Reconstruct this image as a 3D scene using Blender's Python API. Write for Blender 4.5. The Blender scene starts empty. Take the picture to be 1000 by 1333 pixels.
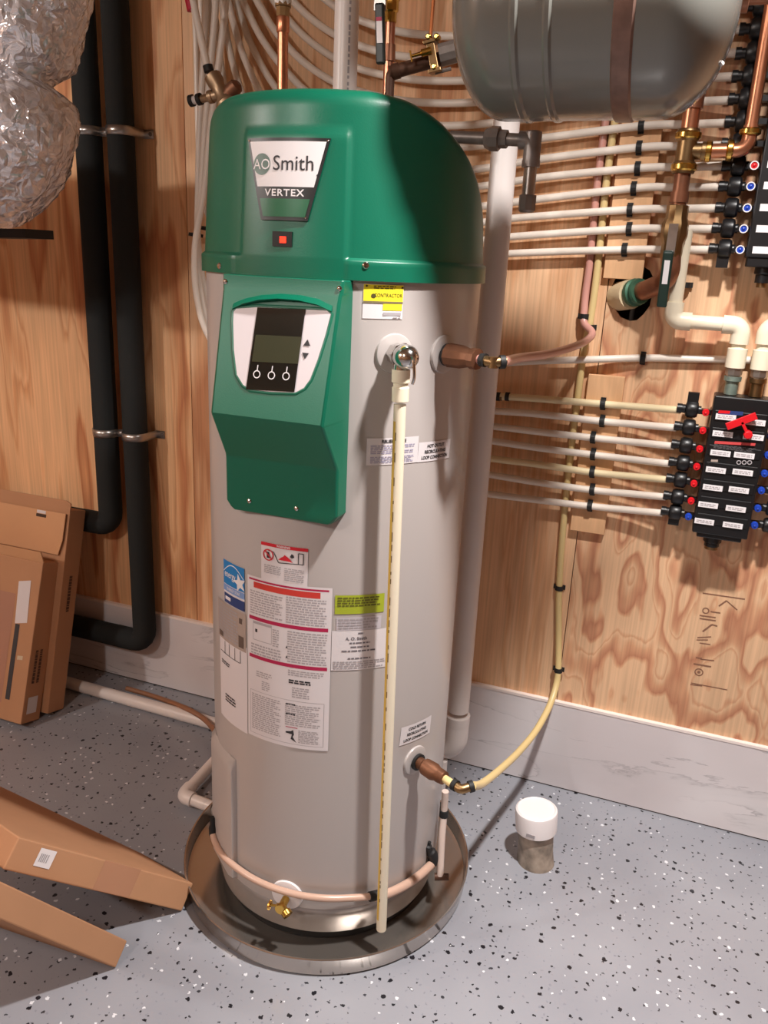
import bpy, bmesh, math, random
from math import sin, cos, tan, pi, radians, degrees, sqrt, atan2, hypot
from mathutils import Vector, Matrix, noise

rng = random.Random(7)
scene = bpy.context.scene
COL = scene.collection

# ------------------------------------------------------------------ camera
FPX, PITCH, ROLL, YAW, CAMH, WALL = 1050.39, .3038, .0474, .3468, 1.5036, 2.1696
HX, HY = -.6881, 1.5972            # axis of the water heater
FW = Vector((-sin(YAW) * cos(PITCH), cos(YAW) * cos(PITCH), -sin(PITCH)))
_r = Vector((cos(YAW), sin(YAW), 0)); _u = _r.cross(FW)
RT = _r * cos(ROLL) + _u * sin(ROLL); UP = -_r * sin(ROLL) + _u * cos(ROLL)
EYE = Vector((0, 0, CAMH))
cam = bpy.data.objects.new('camera', bpy.data.cameras.new('camera'))
COL.objects.link(cam)
cam.data.sensor_fit = 'HORIZONTAL'; cam.data.sensor_width = 36
cam.data.lens = FPX / 1000 * 36
cam.data.clip_start = .02
cam.matrix_world = Matrix(((RT.x, UP.x, -FW.x, EYE.x), (RT.y, UP.y, -FW.y, EYE.y), (RT.z, UP.z, -FW.z, EYE.z), (0, 0, 0, 1)))
scene.camera = cam

# ------------------------------------------------------------------ world, lamps, exposure
w = bpy.data.worlds.new('room_ambience'); scene.world = w; w.use_nodes = True
w.node_tree.nodes['Background'].inputs[0].default_value = (1, .9, .82, 1)
w.node_tree.nodes['Background'].inputs[1].default_value = .03
CEIL = 2.62
L1 = Vector((.15, 1.16, CEIL - .09))
L2 = Vector((-3.1, -.7, CEIL - .20))
L3 = Vector((-1.35, -1.0, CEIL - .20))
def lamp(name, loc, size, power, color, spread=180):
    d = bpy.data.lights.new(name, 'AREA'); d.shape = 'DISK'; d.size = size; d.energy = power; d.color = color; d.spread = radians(spread)
    o = bpy.data.objects.new(name, d); COL.objects.link(o); o.location = loc
    return o
lamp('ceiling_lamp_light', L1, .10, 42, (1, .95, .915), 122)   # recessed downlight: its beam fades towards the upper wall
d = bpy.data.lights.new('bare_bulb_light', 'POINT'); d.shadow_soft_size = .06; d.energy = 112; d.color = (1, .95, .915)
o = bpy.data.objects.new('bare_bulb_light', d); COL.objects.link(o); o.location = L2
d = bpy.data.lights.new('front_fill_light', 'POINT'); d.shadow_soft_size = .09; d.energy = 60; d.color = (1, .955, .92)  # unseen fill lamp, added to brighten the heater front and left wall
o = bpy.data.objects.new('front_fill_light', d); COL.objects.link(o); o.location = L3
vs = scene.view_settings
scene.display_settings.display_device = 'sRGB'
vs.view_transform = 'Standard'; vs.look = 'None'; vs.gamma = 1; vs.use_curve_mapping = False
vs.exposure = 0.0

# ------------------------------------------------------------------ from photo pixels to places in the room
def ray(px, py): return FW + RT * ((px - 500) / FPX) - UP * ((py - 666.5) / FPX)
def wp(px, py, off=0.0):
    v = ray(px, py); return EYE + v * ((WALL - off) / v.y)
def yp(px, py, y):
    v = ray(px, py); return EYE + v * (y / v.y)
def fp(px, py, z=0.0):
    v = ray(px, py); return EYE + v * ((z - CAMH) / v.z)
def xp(px, py, x):
    v = ray(px, py); return EYE + v * (x / v.x)
def cyl(px, py, R=.28):
    v = ray(px, py); a = v.x ** 2 + v.y ** 2; b = -(v.x * HX + v.y * HY); c = HX * HX + HY * HY - R * R
    t = (-b - sqrt(max(b * b - a * c, 0))) / a
    p = EYE + v * t
    return degrees(atan2(p.y - HY, p.x - HX)), p.z
def onplane(px, py, P, N):
    v = ray(px, py); return EYE + v * ((P - EYE).dot(N) / v.dot(N))
def polar(R, th, z): return Vector((HX + R * cos(radians(th)), HY + R * sin(radians(th)), z))

# ------------------------------------------------------------------ materials
def lin(c):
    return tuple(((x / 255) / 12.92 if x / 255 <= .04045 else ((x / 255 + .055) / 1.055) ** 2.4) for x in c) + (1,)
MATS = {}
def mat(name, rgb, rough=.5, metal=0.0, bump=0.0, bscale=60, var=0.0, vscale=8, stretch=(1, 1, 1), coat=0, trans=0, spec=.5, emit=None, sss=0):
    if name in MATS: return MATS[name]
    m = bpy.data.materials.new(name); m.use_nodes = True; MATS[name] = m
    nt = m.node_tree; N = nt.nodes; L = nt.links; B = N['Principled BSDF']
    B.inputs['Base Color'].default_value = lin(rgb); B.inputs['Roughness'].default_value = rough
    B.inputs['Metallic'].default_value = metal; B.inputs['Specular IOR Level'].default_value = spec
    if coat: B.inputs['Coat Weight'].default_value = coat; B.inputs['Coat Roughness'].default_value = .12
    if trans: B.inputs['Transmission Weight'].default_value = trans; B.inputs['IOR'].default_value = 1.3
    if emit: B.inputs['Emission Color'].default_value = lin(emit[0]); B.inputs['Emission Strength'].default_value = emit[1]
    if var or bump:
        tc = N.new('ShaderNodeTexCoord'); mp = N.new('ShaderNodeMapping'); mp.inputs['Scale'].default_value = stretch
        L.new(tc.outputs['Object'], mp.inputs[0])
    if var:
        nz = N.new('ShaderNodeTexNoise'); nz.inputs['Scale'].default_value = vscale; nz.inputs['Detail'].default_value = 5
        L.new(mp.outputs[0], nz.inputs['Vector'])
        mr = N.new('ShaderNodeMapRange'); mr.inputs[1].default_value = .3; mr.inputs[2].default_value = .7
        mr.inputs[3].default_value = 1 - var; mr.inputs[4].default_value = 1 + var * .6
        L.new(nz.outputs['Fac'], mr.inputs[0])
        mx = N.new('ShaderNodeMix'); mx.data_type = 'RGBA'; mx.blend_type = 'MULTIPLY'; mx.inputs['Factor'].default_value = 1
        mx.inputs['A'].default_value = lin(rgb); L.new(mr.outputs[0], mx.inputs['B'])
        L.new(mx.outputs['Result'], B.inputs['Base Color'])
    if bump:
        nb = N.new('ShaderNodeTexNoise'); nb.inputs['Scale'].default_value = bscale; nb.inputs['Detail'].default_value = 3
        L.new(mp.outputs[0], nb.inputs['Vector'])
        bp = N.new('ShaderNodeBump'); bp.inputs['Strength'].default_value = bump; bp.inputs['Distance'].default_value = .004
        L.new(nb.outputs['Fac'], bp.inputs['Height']); L.new(bp.outputs[0], B.inputs['Normal'])
    return m

def ramp(N, stops):
    r = N.new('ShaderNodeValToRGB'); e = r.color_ramp.elements
    while len(e) < len(stops): e.new(.5)
    for k, (p, c) in enumerate(stops): e[k].position = p; e[k].color = lin(c) if len(c) == 3 else c
    return r

def plywood_material(name, seed, light, mid, dark, warp, fx=3.1, fz=.62, lx=3.2):
    m = bpy.data.materials.new(name); m.use_nodes = True; MATS[name] = m
    nt = m.node_tree; N = nt.nodes; L = nt.links; B = N['Principled BSDF']
    B.inputs['Roughness'].default_value = .62; B.inputs['Specular IOR Level'].default_value = .3
    geo = N.new('ShaderNodeNewGeometry')
    def nz(scale, sx, sz, det=3, off=0.0, rough=.5):
        mp = N.new('ShaderNodeMapping'); mp.inputs['Scale'].default_value = (sx, 1, sz); mp.inputs['Location'].default_value = (seed + off, seed * .7, seed * 1.3 + off)
        L.new(geo.outputs['Position'], mp.inputs[0])
        t = N.new('ShaderNodeTexNoise'); t.inputs['Scale'].default_value = scale; t.inputs['Detail'].default_value = det; t.inputs['Roughness'].default_value = rough
        L.new(mp.outputs[0], t.inputs['Vector']); return t.outputs['Fac']
    def math_(op, a, b=None):
        n = N.new('ShaderNodeMath'); n.operation = op
        for i, v in enumerate((a, b)):
            if v is None: continue
            if isinstance(v, (int, float)): n.inputs[i].default_value = v
            else: L.new(v, n.inputs[i])
        return n.outputs[0]
    # growth rings cut by the veneer lathe: contour lines of a smooth stretched field
    field = nz(1.0, fx, fz, 2.5, 0, .5)
    fine = nz(1.0, 26, 2.2, 3, 3)
    sepx = N.new('ShaderNodeSeparateXYZ'); L.new(geo.outputs['Position'], sepx.inputs[0])
    ph = math_('ADD', math_('MULTIPLY', field, warp), math_('ADD', math_('MULTIPLY', fine, .55), math_('MULTIPLY', sepx.outputs[0], lx)))
    fr = math_('FRACT', ph)
    rp = ramp(N, [(0, light), (.38, light), (.47, mid), (.52, light), (.66, mid), (.86, dark), (.93, mid), (1, light)])
    L.new(fr, rp.inputs[0])
    # fibres
    fib = nz(1.0, 160, 3.0, 2, 9)
    mr = N.new('ShaderNodeMapRange'); mr.inputs[1].default_value = .3; mr.inputs[2].default_value = .7; mr.inputs[3].default_value = .86; mr.inputs[4].default_value = 1.08
    L.new(fib, mr.inputs[0])
    blot = nz(1.0, 2.2, 1.4, 3, 17)
    mr2 = N.new('ShaderNodeMapRange'); mr2.inputs[1].default_value = .3; mr2.inputs[2].default_value = .7; mr2.inputs[3].default_value = .82; mr2.inputs[4].default_value = 1.1
    L.new(blot, mr2.inputs[0])
    mult = math_('MULTIPLY', mr.outputs[0], mr2.outputs[0])
    mx = N.new('ShaderNodeMix'); mx.data_type = 'RGBA'; mx.blend_type = 'MULTIPLY'; mx.inputs['Factor'].default_value = 1
    L.new(rp.outputs[0], mx.inputs['A']); L.new(mult, mx.inputs['B'])
    # knots and nail specks
    vo = N.new('ShaderNodeTexVoronoi'); vo.inputs['Scale'].default_value = 3.6; L.new(geo.outputs['Position'], vo.inputs['Vector'])
    kn = N.new('ShaderNodeMapRange'); kn.inputs[1].default_value = .012; kn.inputs[2].default_value = .02; kn.inputs[3].default_value = 1; kn.inputs[4].default_value = 0
    L.new(vo.outputs['Distance'], kn.inputs[0])
    mk = N.new('ShaderNodeMix'); mk.data_type = 'RGBA'; L.new(kn.outputs[0], mk.inputs['Factor']); L.new(mx.outputs['Result'], mk.inputs['A']); mk.inputs['B'].default_value = lin((70, 40, 24))
    L.new(mk.outputs['Result'], B.inputs['Base Color'])
    bp = N.new('ShaderNodeBump'); bp.inputs['Strength'].default_value = .25; bp.inputs['Distance'].default_value = .002
    L.new(fib, bp.inputs['Height']); L.new(bp.outputs[0], B.inputs['Normal'])
    return m

def floor_material():
    m = bpy.data.materials.new('flake_epoxy'); m.use_nodes = True
    nt = m.node_tree; N = nt.nodes; L = nt.links; B = N['Principled BSDF']
    B.inputs['Roughness'].default_value = .32; B.inputs['Coat Weight'].default_value = .25; B.inputs['Coat Roughness'].default_value = .2
    geo = N.new('ShaderNodeNewGeometry')
    wob = N.new('ShaderNodeTexNoise'); wob.inputs['Scale'].default_value = 140; L.new(geo.outputs['Position'], wob.inputs['Vector'])
    wv = N.new('ShaderNodeVectorMath'); wv.operation = 'SCALE'; wv.inputs['Scale'].default_value = .011; L.new(wob.outputs['Color'], wv.inputs[0])
    pv = N.new('ShaderNodeVectorMath'); pv.operation = 'ADD'; L.new(geo.outputs['Position'], pv.inputs[0]); L.new(wv.outputs[0], pv.inputs[1])
    base = N.new('ShaderNodeTexNoise'); base.inputs['Scale'].default_value = 3; L.new(geo.outputs['Position'], base.inputs['Vector'])
    br = ramp(N, [(.3, (139, 141, 149)), (.7, (152, 154, 161))]); L.new(base.outputs['Fac'], br.inputs[0])
    cur = br.outputs[0]
    for scale, dist, thr, col in ((42, .18, .77, (26, 27, 34)), (64, .18, .84, (52, 53, 60)), (46, .14, .88, (214, 216, 222)), (80, .18, .84, (132, 134, 144))):
        mp = N.new('ShaderNodeMapping'); mp.inputs['Location'].default_value = (scale * 1.7, scale * .3, 0); L.new(pv.outputs[0], mp.inputs[0])
        vo = N.new('ShaderNodeTexVoronoi'); vo.inputs['Scale'].default_value = scale; vo.voronoi_dimensions = '2D'; L.new(mp.outputs[0], vo.inputs['Vector'])
        sp = N.new('ShaderNodeSeparateColor'); L.new(vo.outputs['Color'], sp.inputs[0])
        g = N.new('ShaderNodeMath'); g.operation = 'GREATER_THAN'; g.inputs[1].default_value = thr; L.new(sp.outputs[0], g.inputs[0])
        dm = N.new('ShaderNodeMath'); dm.operation = 'MULTIPLY'; dm.inputs[1].default_value = dist; L.new(sp.outputs[1], dm.inputs[0])
        ad = N.new('ShaderNodeMath'); ad.operation = 'ADD'; ad.inputs[1].default_value = .05; L.new(dm.outputs[0], ad.inputs[0])
        l = N.new('ShaderNodeMath'); l.operation = 'LESS_THAN'; L.new(vo.outputs['Distance'], l.inputs[0]); L.new(ad.outputs[0], l.inputs[1])
        a = N.new('ShaderNodeMath'); a.operation = 'MULTIPLY'; L.new(g.outputs[0], a.inputs[0]); L.new(l.outputs[0], a.inputs[1])
        mx = N.new('ShaderNodeMix'); mx.data_type = 'RGBA'; L.new(a.outputs[0], mx.inputs['Factor']); L.new(cur, mx.inputs['A']); mx.inputs['B'].default_value = lin(col)
        cur = mx.outputs['Result']
    L.new(cur, B.inputs['Base Color'])
    bp = N.new('ShaderNodeBump'); bp.inputs['Strength'].default_value = .12; bp.inputs['Distance'].default_value = .003
    nb = N.new('ShaderNodeTexNoise'); nb.inputs['Scale'].default_value = 35; L.new(geo.outputs['Position'], nb.inputs['Vector']); L.new(nb.outputs['Fac'], bp.inputs['Height']); L.new(bp.outputs[0], B.inputs['Normal'])
    return m

def marble_material():
    m = bpy.data.materials.new('veined_tile'); m.use_nodes = True
    nt = m.node_tree; N = nt.nodes; L = nt.links; B = N['Principled BSDF']
    B.inputs['Roughness'].default_value = .4
    geo = N.new('ShaderNodeNewGeometry'); mp = N.new('ShaderNodeMapping'); mp.inputs['Scale'].default_value = (1.3, 1, 5.2); mp.inputs['Rotation'].default_value = (0, radians(9), 0); mp.inputs['Location'].default_value = (2.3, 0, 1.1)
    L.new(geo.outputs['Position'], mp.inputs[0])
    nz = N.new('ShaderNodeTexNoise'); nz.inputs['Scale'].default_value = 1.5; nz.inputs['Detail'].default_value = 7; nz.inputs['Roughness'].default_value = .55; nz.inputs['Distortion'].default_value = .5
    L.new(mp.outputs[0], nz.inputs['Vector'])
    r = ramp(N, [(.3, (226, 222, 224)), (.490, (228, 224, 226)), (.498, (172, 168, 172)), (.503, (206, 203, 205)), (.52, (221, 218, 220)), (.62, (228, 224, 226))])
    L.new(nz.outputs['Fac'], r.inputs[0])
    pt = N.new('ShaderNodeTexNoise'); pt.inputs['Scale'].default_value = 2.2; L.new(geo.outputs['Position'], pt.inputs['Vector'])
    pr = ramp(N, [(.42, (255, 255, 255)), (.62, (236, 232, 232))]); L.new(pt.outputs['Fac'], pr.inputs[0])
    # veins fade in and out
    fm = N.new('ShaderNodeTexNoise'); fm.inputs['Scale'].default_value = 3.3; mp2 = N.new('ShaderNodeMapping'); mp2.inputs['Location'].default_value = (5, 2, 8); L.new(geo.outputs['Position'], mp2.inputs[0]); L.new(mp2.outputs[0], fm.inputs['Vector'])
    fr = N.new('ShaderNodeMapRange'); fr.inputs[1].default_value = .42; fr.inputs[2].default_value = .58; L.new(fm.outputs['Fac'], fr.inputs[0])
    mv = N.new('ShaderNodeMix'); mv.data_type = 'RGBA'; L.new(fr.outputs[0], mv.inputs['Factor']); mv.inputs['A'].default_value = lin((228, 224, 226)); L.new(r.outputs[0], mv.inputs['B'])
    mx = N.new('ShaderNodeMix'); mx.data_type = 'RGBA'; mx.blend_type = 'MULTIPLY'; mx.inputs['Factor'].default_value = 1
    L.new(mv.outputs['Result'], mx.inputs['A']); L.new(pr.outputs[0], mx.inputs['B']); L.new(mx.outputs['Result'], B.inputs['Base Color'])
    return m

def foil_material():
    m = bpy.data.materials.new('crinkled_foil'); m.use_nodes = True
    nt = m.node_tree; N = nt.nodes; L = nt.links; B = N['Principled BSDF']
    B.inputs['Base Color'].default_value = lin((236, 236, 242)); B.inputs['Metallic'].default_value = .5; B.inputs['Roughness'].default_value = .13; B.inputs['Specular IOR Level'].default_value = .9
    geo = N.new('ShaderNodeNewGeometry')
    nz = N.new('ShaderNodeTexNoise'); nz.inputs['Scale'].default_value = 12; L.new(geo.outputs['Position'], nz.inputs['Vector'])
    sc = N.new('ShaderNodeVectorMath'); sc.operation = 'SCALE'; sc.inputs['Scale'].default_value = .08; L.new(nz.outputs['Color'], sc.inputs[0])
    ad = N.new('ShaderNodeVectorMath'); ad.operation = 'ADD'; L.new(geo.outputs['Position'], ad.inputs[0]); L.new(sc.outputs[0], ad.inputs[1])
    v = N.new('ShaderNodeTexVoronoi'); v.inputs['Scale'].default_value = 34; v.feature = 'F1'; v.distance = 'MANHATTAN'; L.new(ad.outputs[0], v.inputs['Vector'])
    n2 = N.new('ShaderNodeTexNoise'); n2.inputs['Scale'].default_value = 70; n2.inputs['Detail'].default_value = 2; L.new(ad.outputs[0], n2.inputs['Vector'])
    mm = N.new('ShaderNodeMath'); mm.operation = 'MULTIPLY_ADD'; mm.inputs[1].default_value = .5; L.new(n2.outputs['Fac'], mm.inputs[0]); L.new(v.outputs['Distance'], mm.inputs[2])
    bp = N.new('ShaderNodeBump'); bp.inputs['Strength'].default_value = .8; bp.inputs['Distance'].default_value = .010
    L.new(mm.outputs[0], bp.inputs['Height']); L.new(bp.outputs[0], B.inputs['Normal'])
    return m

M_FLOOR, M_TILE, M_FOIL = floor_material(), marble_material(), foil_material()
M_PLY = [plywood_material('plywood_reddish', 3.1, (230, 182, 136), (212, 154, 108), (190, 124, 84), 4.2, 4.4, .7, 1.6),
         plywood_material('plywood_banded', 11.7, (232, 190, 150), (217, 166, 124), (197, 138, 98), 3.4, 3.4, .5, 2.0),
         plywood_material('plywood_flame', 6.4, (226, 186, 148), (211, 160, 123), (188, 131, 100), 6.5, 6.0, 2.6, .5)]
drywall = mat('bare_plywood_wall', (178, 138, 104), .8, var=.1, vscale=3, stretch=(6, 6, 1))
ceilpaint = mat('ceiling_boards', (160, 126, 96), .9, var=.12, vscale=3, stretch=(8, 1, 1))
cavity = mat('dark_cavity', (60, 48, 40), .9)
jacketm = mat('jacket_paint', (178, 171, 168), .36, coat=.2)
basem = mat('base_steel', (172, 166, 162), .26, .35, var=.1, vscale=14)
green = mat('green_plastic', (4, 98, 74), .36, bump=.05, bscale=420)
dkgreen = mat('badge_green', (0, 88, 52), .3)
black = mat('black_plastic', (18, 18, 20), .38)
softblack = mat('black_rubber', (24, 24, 25), .62)
foam = mat('pipe_foam', (38, 40, 40), .85, bump=.1, bscale=90, spec=.25)
white = mat('white_print', (226, 222, 224), .45)
paper = mat('label_paper', (214, 208, 210), .5)
greyprint = mat('grey_print', (164, 158, 161), .6)
darkprint = mat('dark_print', (42, 40, 44), .6)
red = mat('red_print', (196, 26, 44), .5)
crimson = mat('crimson_print', (170, 24, 72), .5)
orange = mat('orange_red_print', (196, 56, 46), .5)
blue = mat('blue_print', (24, 120, 186), .5)
navy = mat('navy_print', (36, 58, 112), .5)
yellow = mat('yellow_print', (236, 216, 46), .5)
lime = mat('lime_print', (158, 170, 42), .5)
tan_ = mat('tan_print', (168, 152, 142), .5)
redled = mat('red_led', (255, 30, 16), .3, emit=((255, 44, 24), 3))
redplastic = mat('red_plastic', (205, 24, 34), .35)
blueplastic = mat('blue_plastic', (30, 66, 172), .35)
lcd = mat('display_glass', (16, 20, 18), .08, coat=.6)
lcd2 = mat('display_panel', (58, 60, 44), .12)
pvc = mat('white_pvc', (226, 218, 214), .34)
cpvc = mat('cream_cpvc', (232, 222, 198), .36)
pexm = mat('natural_pex', (234, 224, 212), .35, sss=1)
pexy = mat('yellowed_pex', (218, 194, 138), .38)
pexpink = mat('pink_pex', (204, 150, 138), .32)
hosepink = mat('vinyl_hose', (194, 162, 144), .28)
hosebrown = mat('brown_hose', (150, 104, 76), .5)
copper = mat('copper', (210, 142, 108), .32, .9, var=.15, vscale=22)
oldcopper = mat('tarnished_copper', (150, 102, 78), .42, .75, var=.25, vscale=30)
brass = mat('brass', (206, 166, 84), .25, 1, var=.08, vscale=30)
dullbrass = mat('dull_brass', (150, 122, 86), .38, 1, var=.15, vscale=30)
bronze = mat('bronze_fitting', (124, 84, 62), .5, .7, var=.2, vscale=40)
chrome = mat('chrome', (205, 203, 200), .14, 1)
steel = mat('galvanised_steel', (178, 174, 170), .3, .9, var=.12, vscale=40)
panm = mat('pan_aluminium', (190, 181, 173), .17, .85, var=.08, vscale=6)
iron = mat('black_iron', (128, 118, 112), .42, .45, var=.2, vscale=40)
brownpipe = mat('rusty_pipe', (86, 58, 44), .55, .4, var=.25, vscale=30)
tankgrey = mat('grey_enamel', (106, 106, 101), .24, coat=.4)
seamm = mat('weld_seam', (118, 92, 82), .4, .3, var=.25, vscale=40)
tape = mat('thread_tape', (236, 232, 228), .6)
card = mat('cardboard', (184, 138, 104), .8, var=.07, vscale=5, bump=.08, bscale=40, spec=.2)
card2 = mat('cardboard_inner', (206, 158, 118), .8, var=.06, vscale=5, spec=.2)
block = mat('pine_block', (222, 176, 132), .65, var=.1, vscale=6, stretch=(14, 14, 1.5))
greenfit = mat('green_patina', (62, 104, 82), .5, .4, var=.2, vscale=40)
teal = mat('teal_patina', (138, 156, 146), .45, .6, var=.2, vscale=60)
foamcream = mat('cream_foam', (206, 186, 150), .85, bump=.5, bscale=50)
dirtypvc = mat('smeared_pvc', (158, 144, 130), .6, var=.6, vscale=26)
whitecap = mat('white_cap', (238, 232, 232), .4)
stamp = mat('stamp_ink', (132, 94, 74), .8)

# ------------------------------------------------------------------ mesh building
def arc_pts(pts, rad, n=7):
    """polyline with rounded corners of radius rad (or a list)"""
    P = [Vector(p) for p in pts]; out = [P[0]]
    for i in range(1, len(P) - 1):
        a, b, c = P[i - 1], P[i], P[i + 1]
        u, v = (a - b), (c - b); lu, lv = u.length, v.length; u.normalize(); v.normalize()
        ang = u.angle(v)
        if ang > pi - .02: out.append(b); continue
        d = min(rad / tan(ang / 2), lu * .49, lv * .49); r = d * tan(ang / 2)
        ctr = b + (u + v).normalized() * (r / sin(ang / 2))
        s, e = b + u * d - ctr, b + v * d - ctr
        for k in range(n + 1):
            t = k / n; om = s.angle(e)
            out.append(ctr + (s * sin((1 - t) * om) + e * sin(t * om)) / sin(om))
    out.append(P[-1]); return out

def spline(pts, n=8):
    P = [Vector(p) for p in pts]; out = []
    Q = [P[0] * 2 - P[1]] + P + [P[-1] * 2 - P[-2]]
    for i in range(1, len(Q) - 2):
        p0, p1, p2, p3 = Q[i - 1:i + 3]
        for k in range(n):
            t = k / n
            out.append(.5 * ((2 * p1) + (p2 - p0) * t + (2 * p0 - 5 * p1 + 4 * p2 - p3) * t * t + (3 * p1 - p0 - 3 * p2 + p3) * t ** 3))
    out.append(P[-1]); return out

class MB:
    def __init__(s): s.v = []; s.f = []; s.m = []
    def add(s, vs_, fs, mi=0):
        b = len(s.v); s.v += [Vector(p) for p in vs_]
        for f in fs: s.f.append([b + i for i in f]); s.m.append(mi)
        return s
    def box(s, lo, hi, mi=0):
        (a, b, c), (d, e, f) = lo, hi
        return s.add([(a, b, c), (d, b, c), (d, e, c), (a, e, c), (a, b, f), (d, b, f), (d, e, f), (a, e, f)],
                     [(0, 3, 2, 1), (4, 5, 6, 7), (0, 1, 5, 4), (1, 2, 6, 5), (2, 3, 7, 6), (3, 0, 4, 7)], mi)
    def obox(s, o, ex, ey, ez, mi=0):
        """box from corner o along three edge vectors"""
        o, ex, ey, ez = map(Vector, (o, ex, ey, ez))
        P = [o, o + ex, o + ex + ey, o + ey]; P += [p + ez for p in P]
        F = [(0, 3, 2, 1), (4, 5, 6, 7), (0, 1, 5, 4), (1, 2, 6, 5), (2, 3, 7, 6), (3, 0, 4, 7)]
        if ex.cross(ey).dot(ez) < 0: F = [tuple(reversed(f)) for f in F]
        return s.add(P, F, mi)
    def cbox(s, c, ax, ay, az, mi=0):
        """box by centre and half-axis vectors"""
        c, ax, ay, az = map(Vector, (c, ax, ay, az))
        return s.obox(c - ax - ay - az, ax * 2, ay * 2, az * 2, mi)
    def tube(s, path, r, n=14, mi=0, caps=True):
        P = [Vector(p) for p in path]; m = len(P); R = r if isinstance(r, (list, tuple)) else [r] * m
        t0 = (P[1] - P[0]).normalized(); x = t0.orthogonal().normalized(); prev = t0; vs_ = []; fs = []
        for i in range(m):
            t = (P[min(i + 1, m - 1)] - P[max(i - 1, 0)]).normalized()
            q = prev.rotation_difference(t); x = q @ x; x = (x - t * x.dot(t)).normalized(); prev = t; y = t.cross(x)
            vs_ += [P[i] + (x * cos(2 * pi * k / n) + y * sin(2 * pi * k / n)) * R[i] for k in range(n)]
        for i in range(m - 1):
            for k in range(n):
                a, b = i * n + k, i * n + (k + 1) % n
                fs.append((a, b, b + n, a + n))
        if caps: fs += [tuple(reversed(range(n))), tuple(range((m - 1) * n, m * n))]
        return s.add(vs_, fs, mi)
    def lathe(s, o, d, prof, n=24, mi=0, caps=True):
        """profile [(t, r)] along direction d from o"""
        o, d = Vector(o), Vector(d).normalized(); x = d.orthogonal().normalized(); y = d.cross(x); vs_ = []; fs = []
        for t, r in prof: vs_ += [o + d * t + (x * cos(2 * pi * k / n) + y * sin(2 * pi * k / n)) * max(r, 1e-5) for k in range(n)]
        for i in range(len(prof) - 1):
            for k in range(n):
                a, b = i * n + k, i * n + (k + 1) % n
                fs.append((a, b, b + n, a + n))
        if caps:
            if prof[0][1] > 1e-4: fs.append(tuple(reversed(range(n))))
            if prof[-1][1] > 1e-4: fs.append(tuple(range((len(prof) - 1) * n, len(prof) * n)))
        return s.add(vs_, fs, mi)
    def ring(s, o, d, r0, r1, h, n=28, mi=0):
        """flat washer with a hole"""
        return s.lathe(o, d, [(0, r0), (0, r1), (h, r1), (h, r0), (0, r0)], n, mi, False)
    def patch(s, fn, u0, u1, v0, v1, nu=1, nv=1, mi=0):
        vs_ = [fn(u0 + (u1 - u0) * i / nu, v0 + (v1 - v0) * j / nv) for j in range(nv + 1) for i in range(nu + 1)]
        fs = [(j * (nu + 1) + i, j * (nu + 1) + i + 1, (j + 1) * (nu + 1) + i + 1, (j + 1) * (nu + 1) + i) for j in range(nv) for i in range(nu)]
        return s.add(vs_, fs, mi)
    def poly(s, fn, pts, mi=0): return s.add([fn(*p) for p in pts], [tuple(range(len(pts)))], mi)
    def prism(s, pts, ext, mi=0):
        """polygon (3-D points) pushed along ext"""
        P = [Vector(p) for p in pts]; n = len(P); e = Vector(ext)
        nrm = Vector((0, 0, 0))
        for i in range(n): nrm += P[i].cross(P[(i + 1) % n])
        top, bot = tuple(range(n, 2 * n)), tuple(reversed(range(n)))
        fs = [bot, top] + [(i, (i + 1) % n, (i + 1) % n + n, i + n) for i in range(n)]
        if nrm.dot(e) < 0: fs = [tuple(reversed(f)) for f in fs]
        return s.add(P + [p + e for p in P], fs, mi)
    def build(s, name, mats, parent=None, smooth=True, bevel=0, loc=None, sharp=32):
        mats = mats if isinstance(mats, (list, tuple)) else [mats]
        if parent is not None: o0 = wloc(parent)
        elif loc is not None: o0 = Vector(loc)
        else:
            k = len(s.v); o0 = Vector((sum(p.x for p in s.v) / k, sum(p.y for p in s.v) / k, min(p.z for p in s.v)))
        me = bpy.data.meshes.new(name); me.from_pydata([p - o0 for p in s.v], [], s.f); 
        for m in mats: me.materials.append(m)
        if len(mats) > 1: me.polygons.foreach_set('material_index', s.m)
        me.validate()
        if smooth:
            me.polygons.foreach_set('use_smooth', [True] * len(me.polygons)); me.set_sharp_from_angle(angle=radians(sharp))
        me.update()
        ob = bpy.data.objects.new(name, me); COL.objects.link(ob)
        if parent is not None: ob.parent = parent
        else: ob.location = o0
        if bevel:
            b = ob.modifiers.new('bevel', 'BEVEL'); b.width = bevel; b.segments = 2; b.limit_method = 'ANGLE'; b.angle_limit = radians(40)
        return ob

def wloc(o):
    p = Vector(o.location)
    while o.parent: o = o.parent; p = p + Vector(o.location)
    return p
def tag(o, label=None, cat=None, group=None, kind=None):
    if label: o['label'] = label
    if cat: o['category'] = cat
    if group: o['group'] = group
    if kind: o['kind'] = kind
    return o
def thing(name, label, cat, loc=(0, 0, 0), group=None):
    o = bpy.data.objects.new(name, None); o.empty_display_size = .05; COL.objects.link(o); o.location = loc
    return tag(o, label, cat, group)

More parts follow.
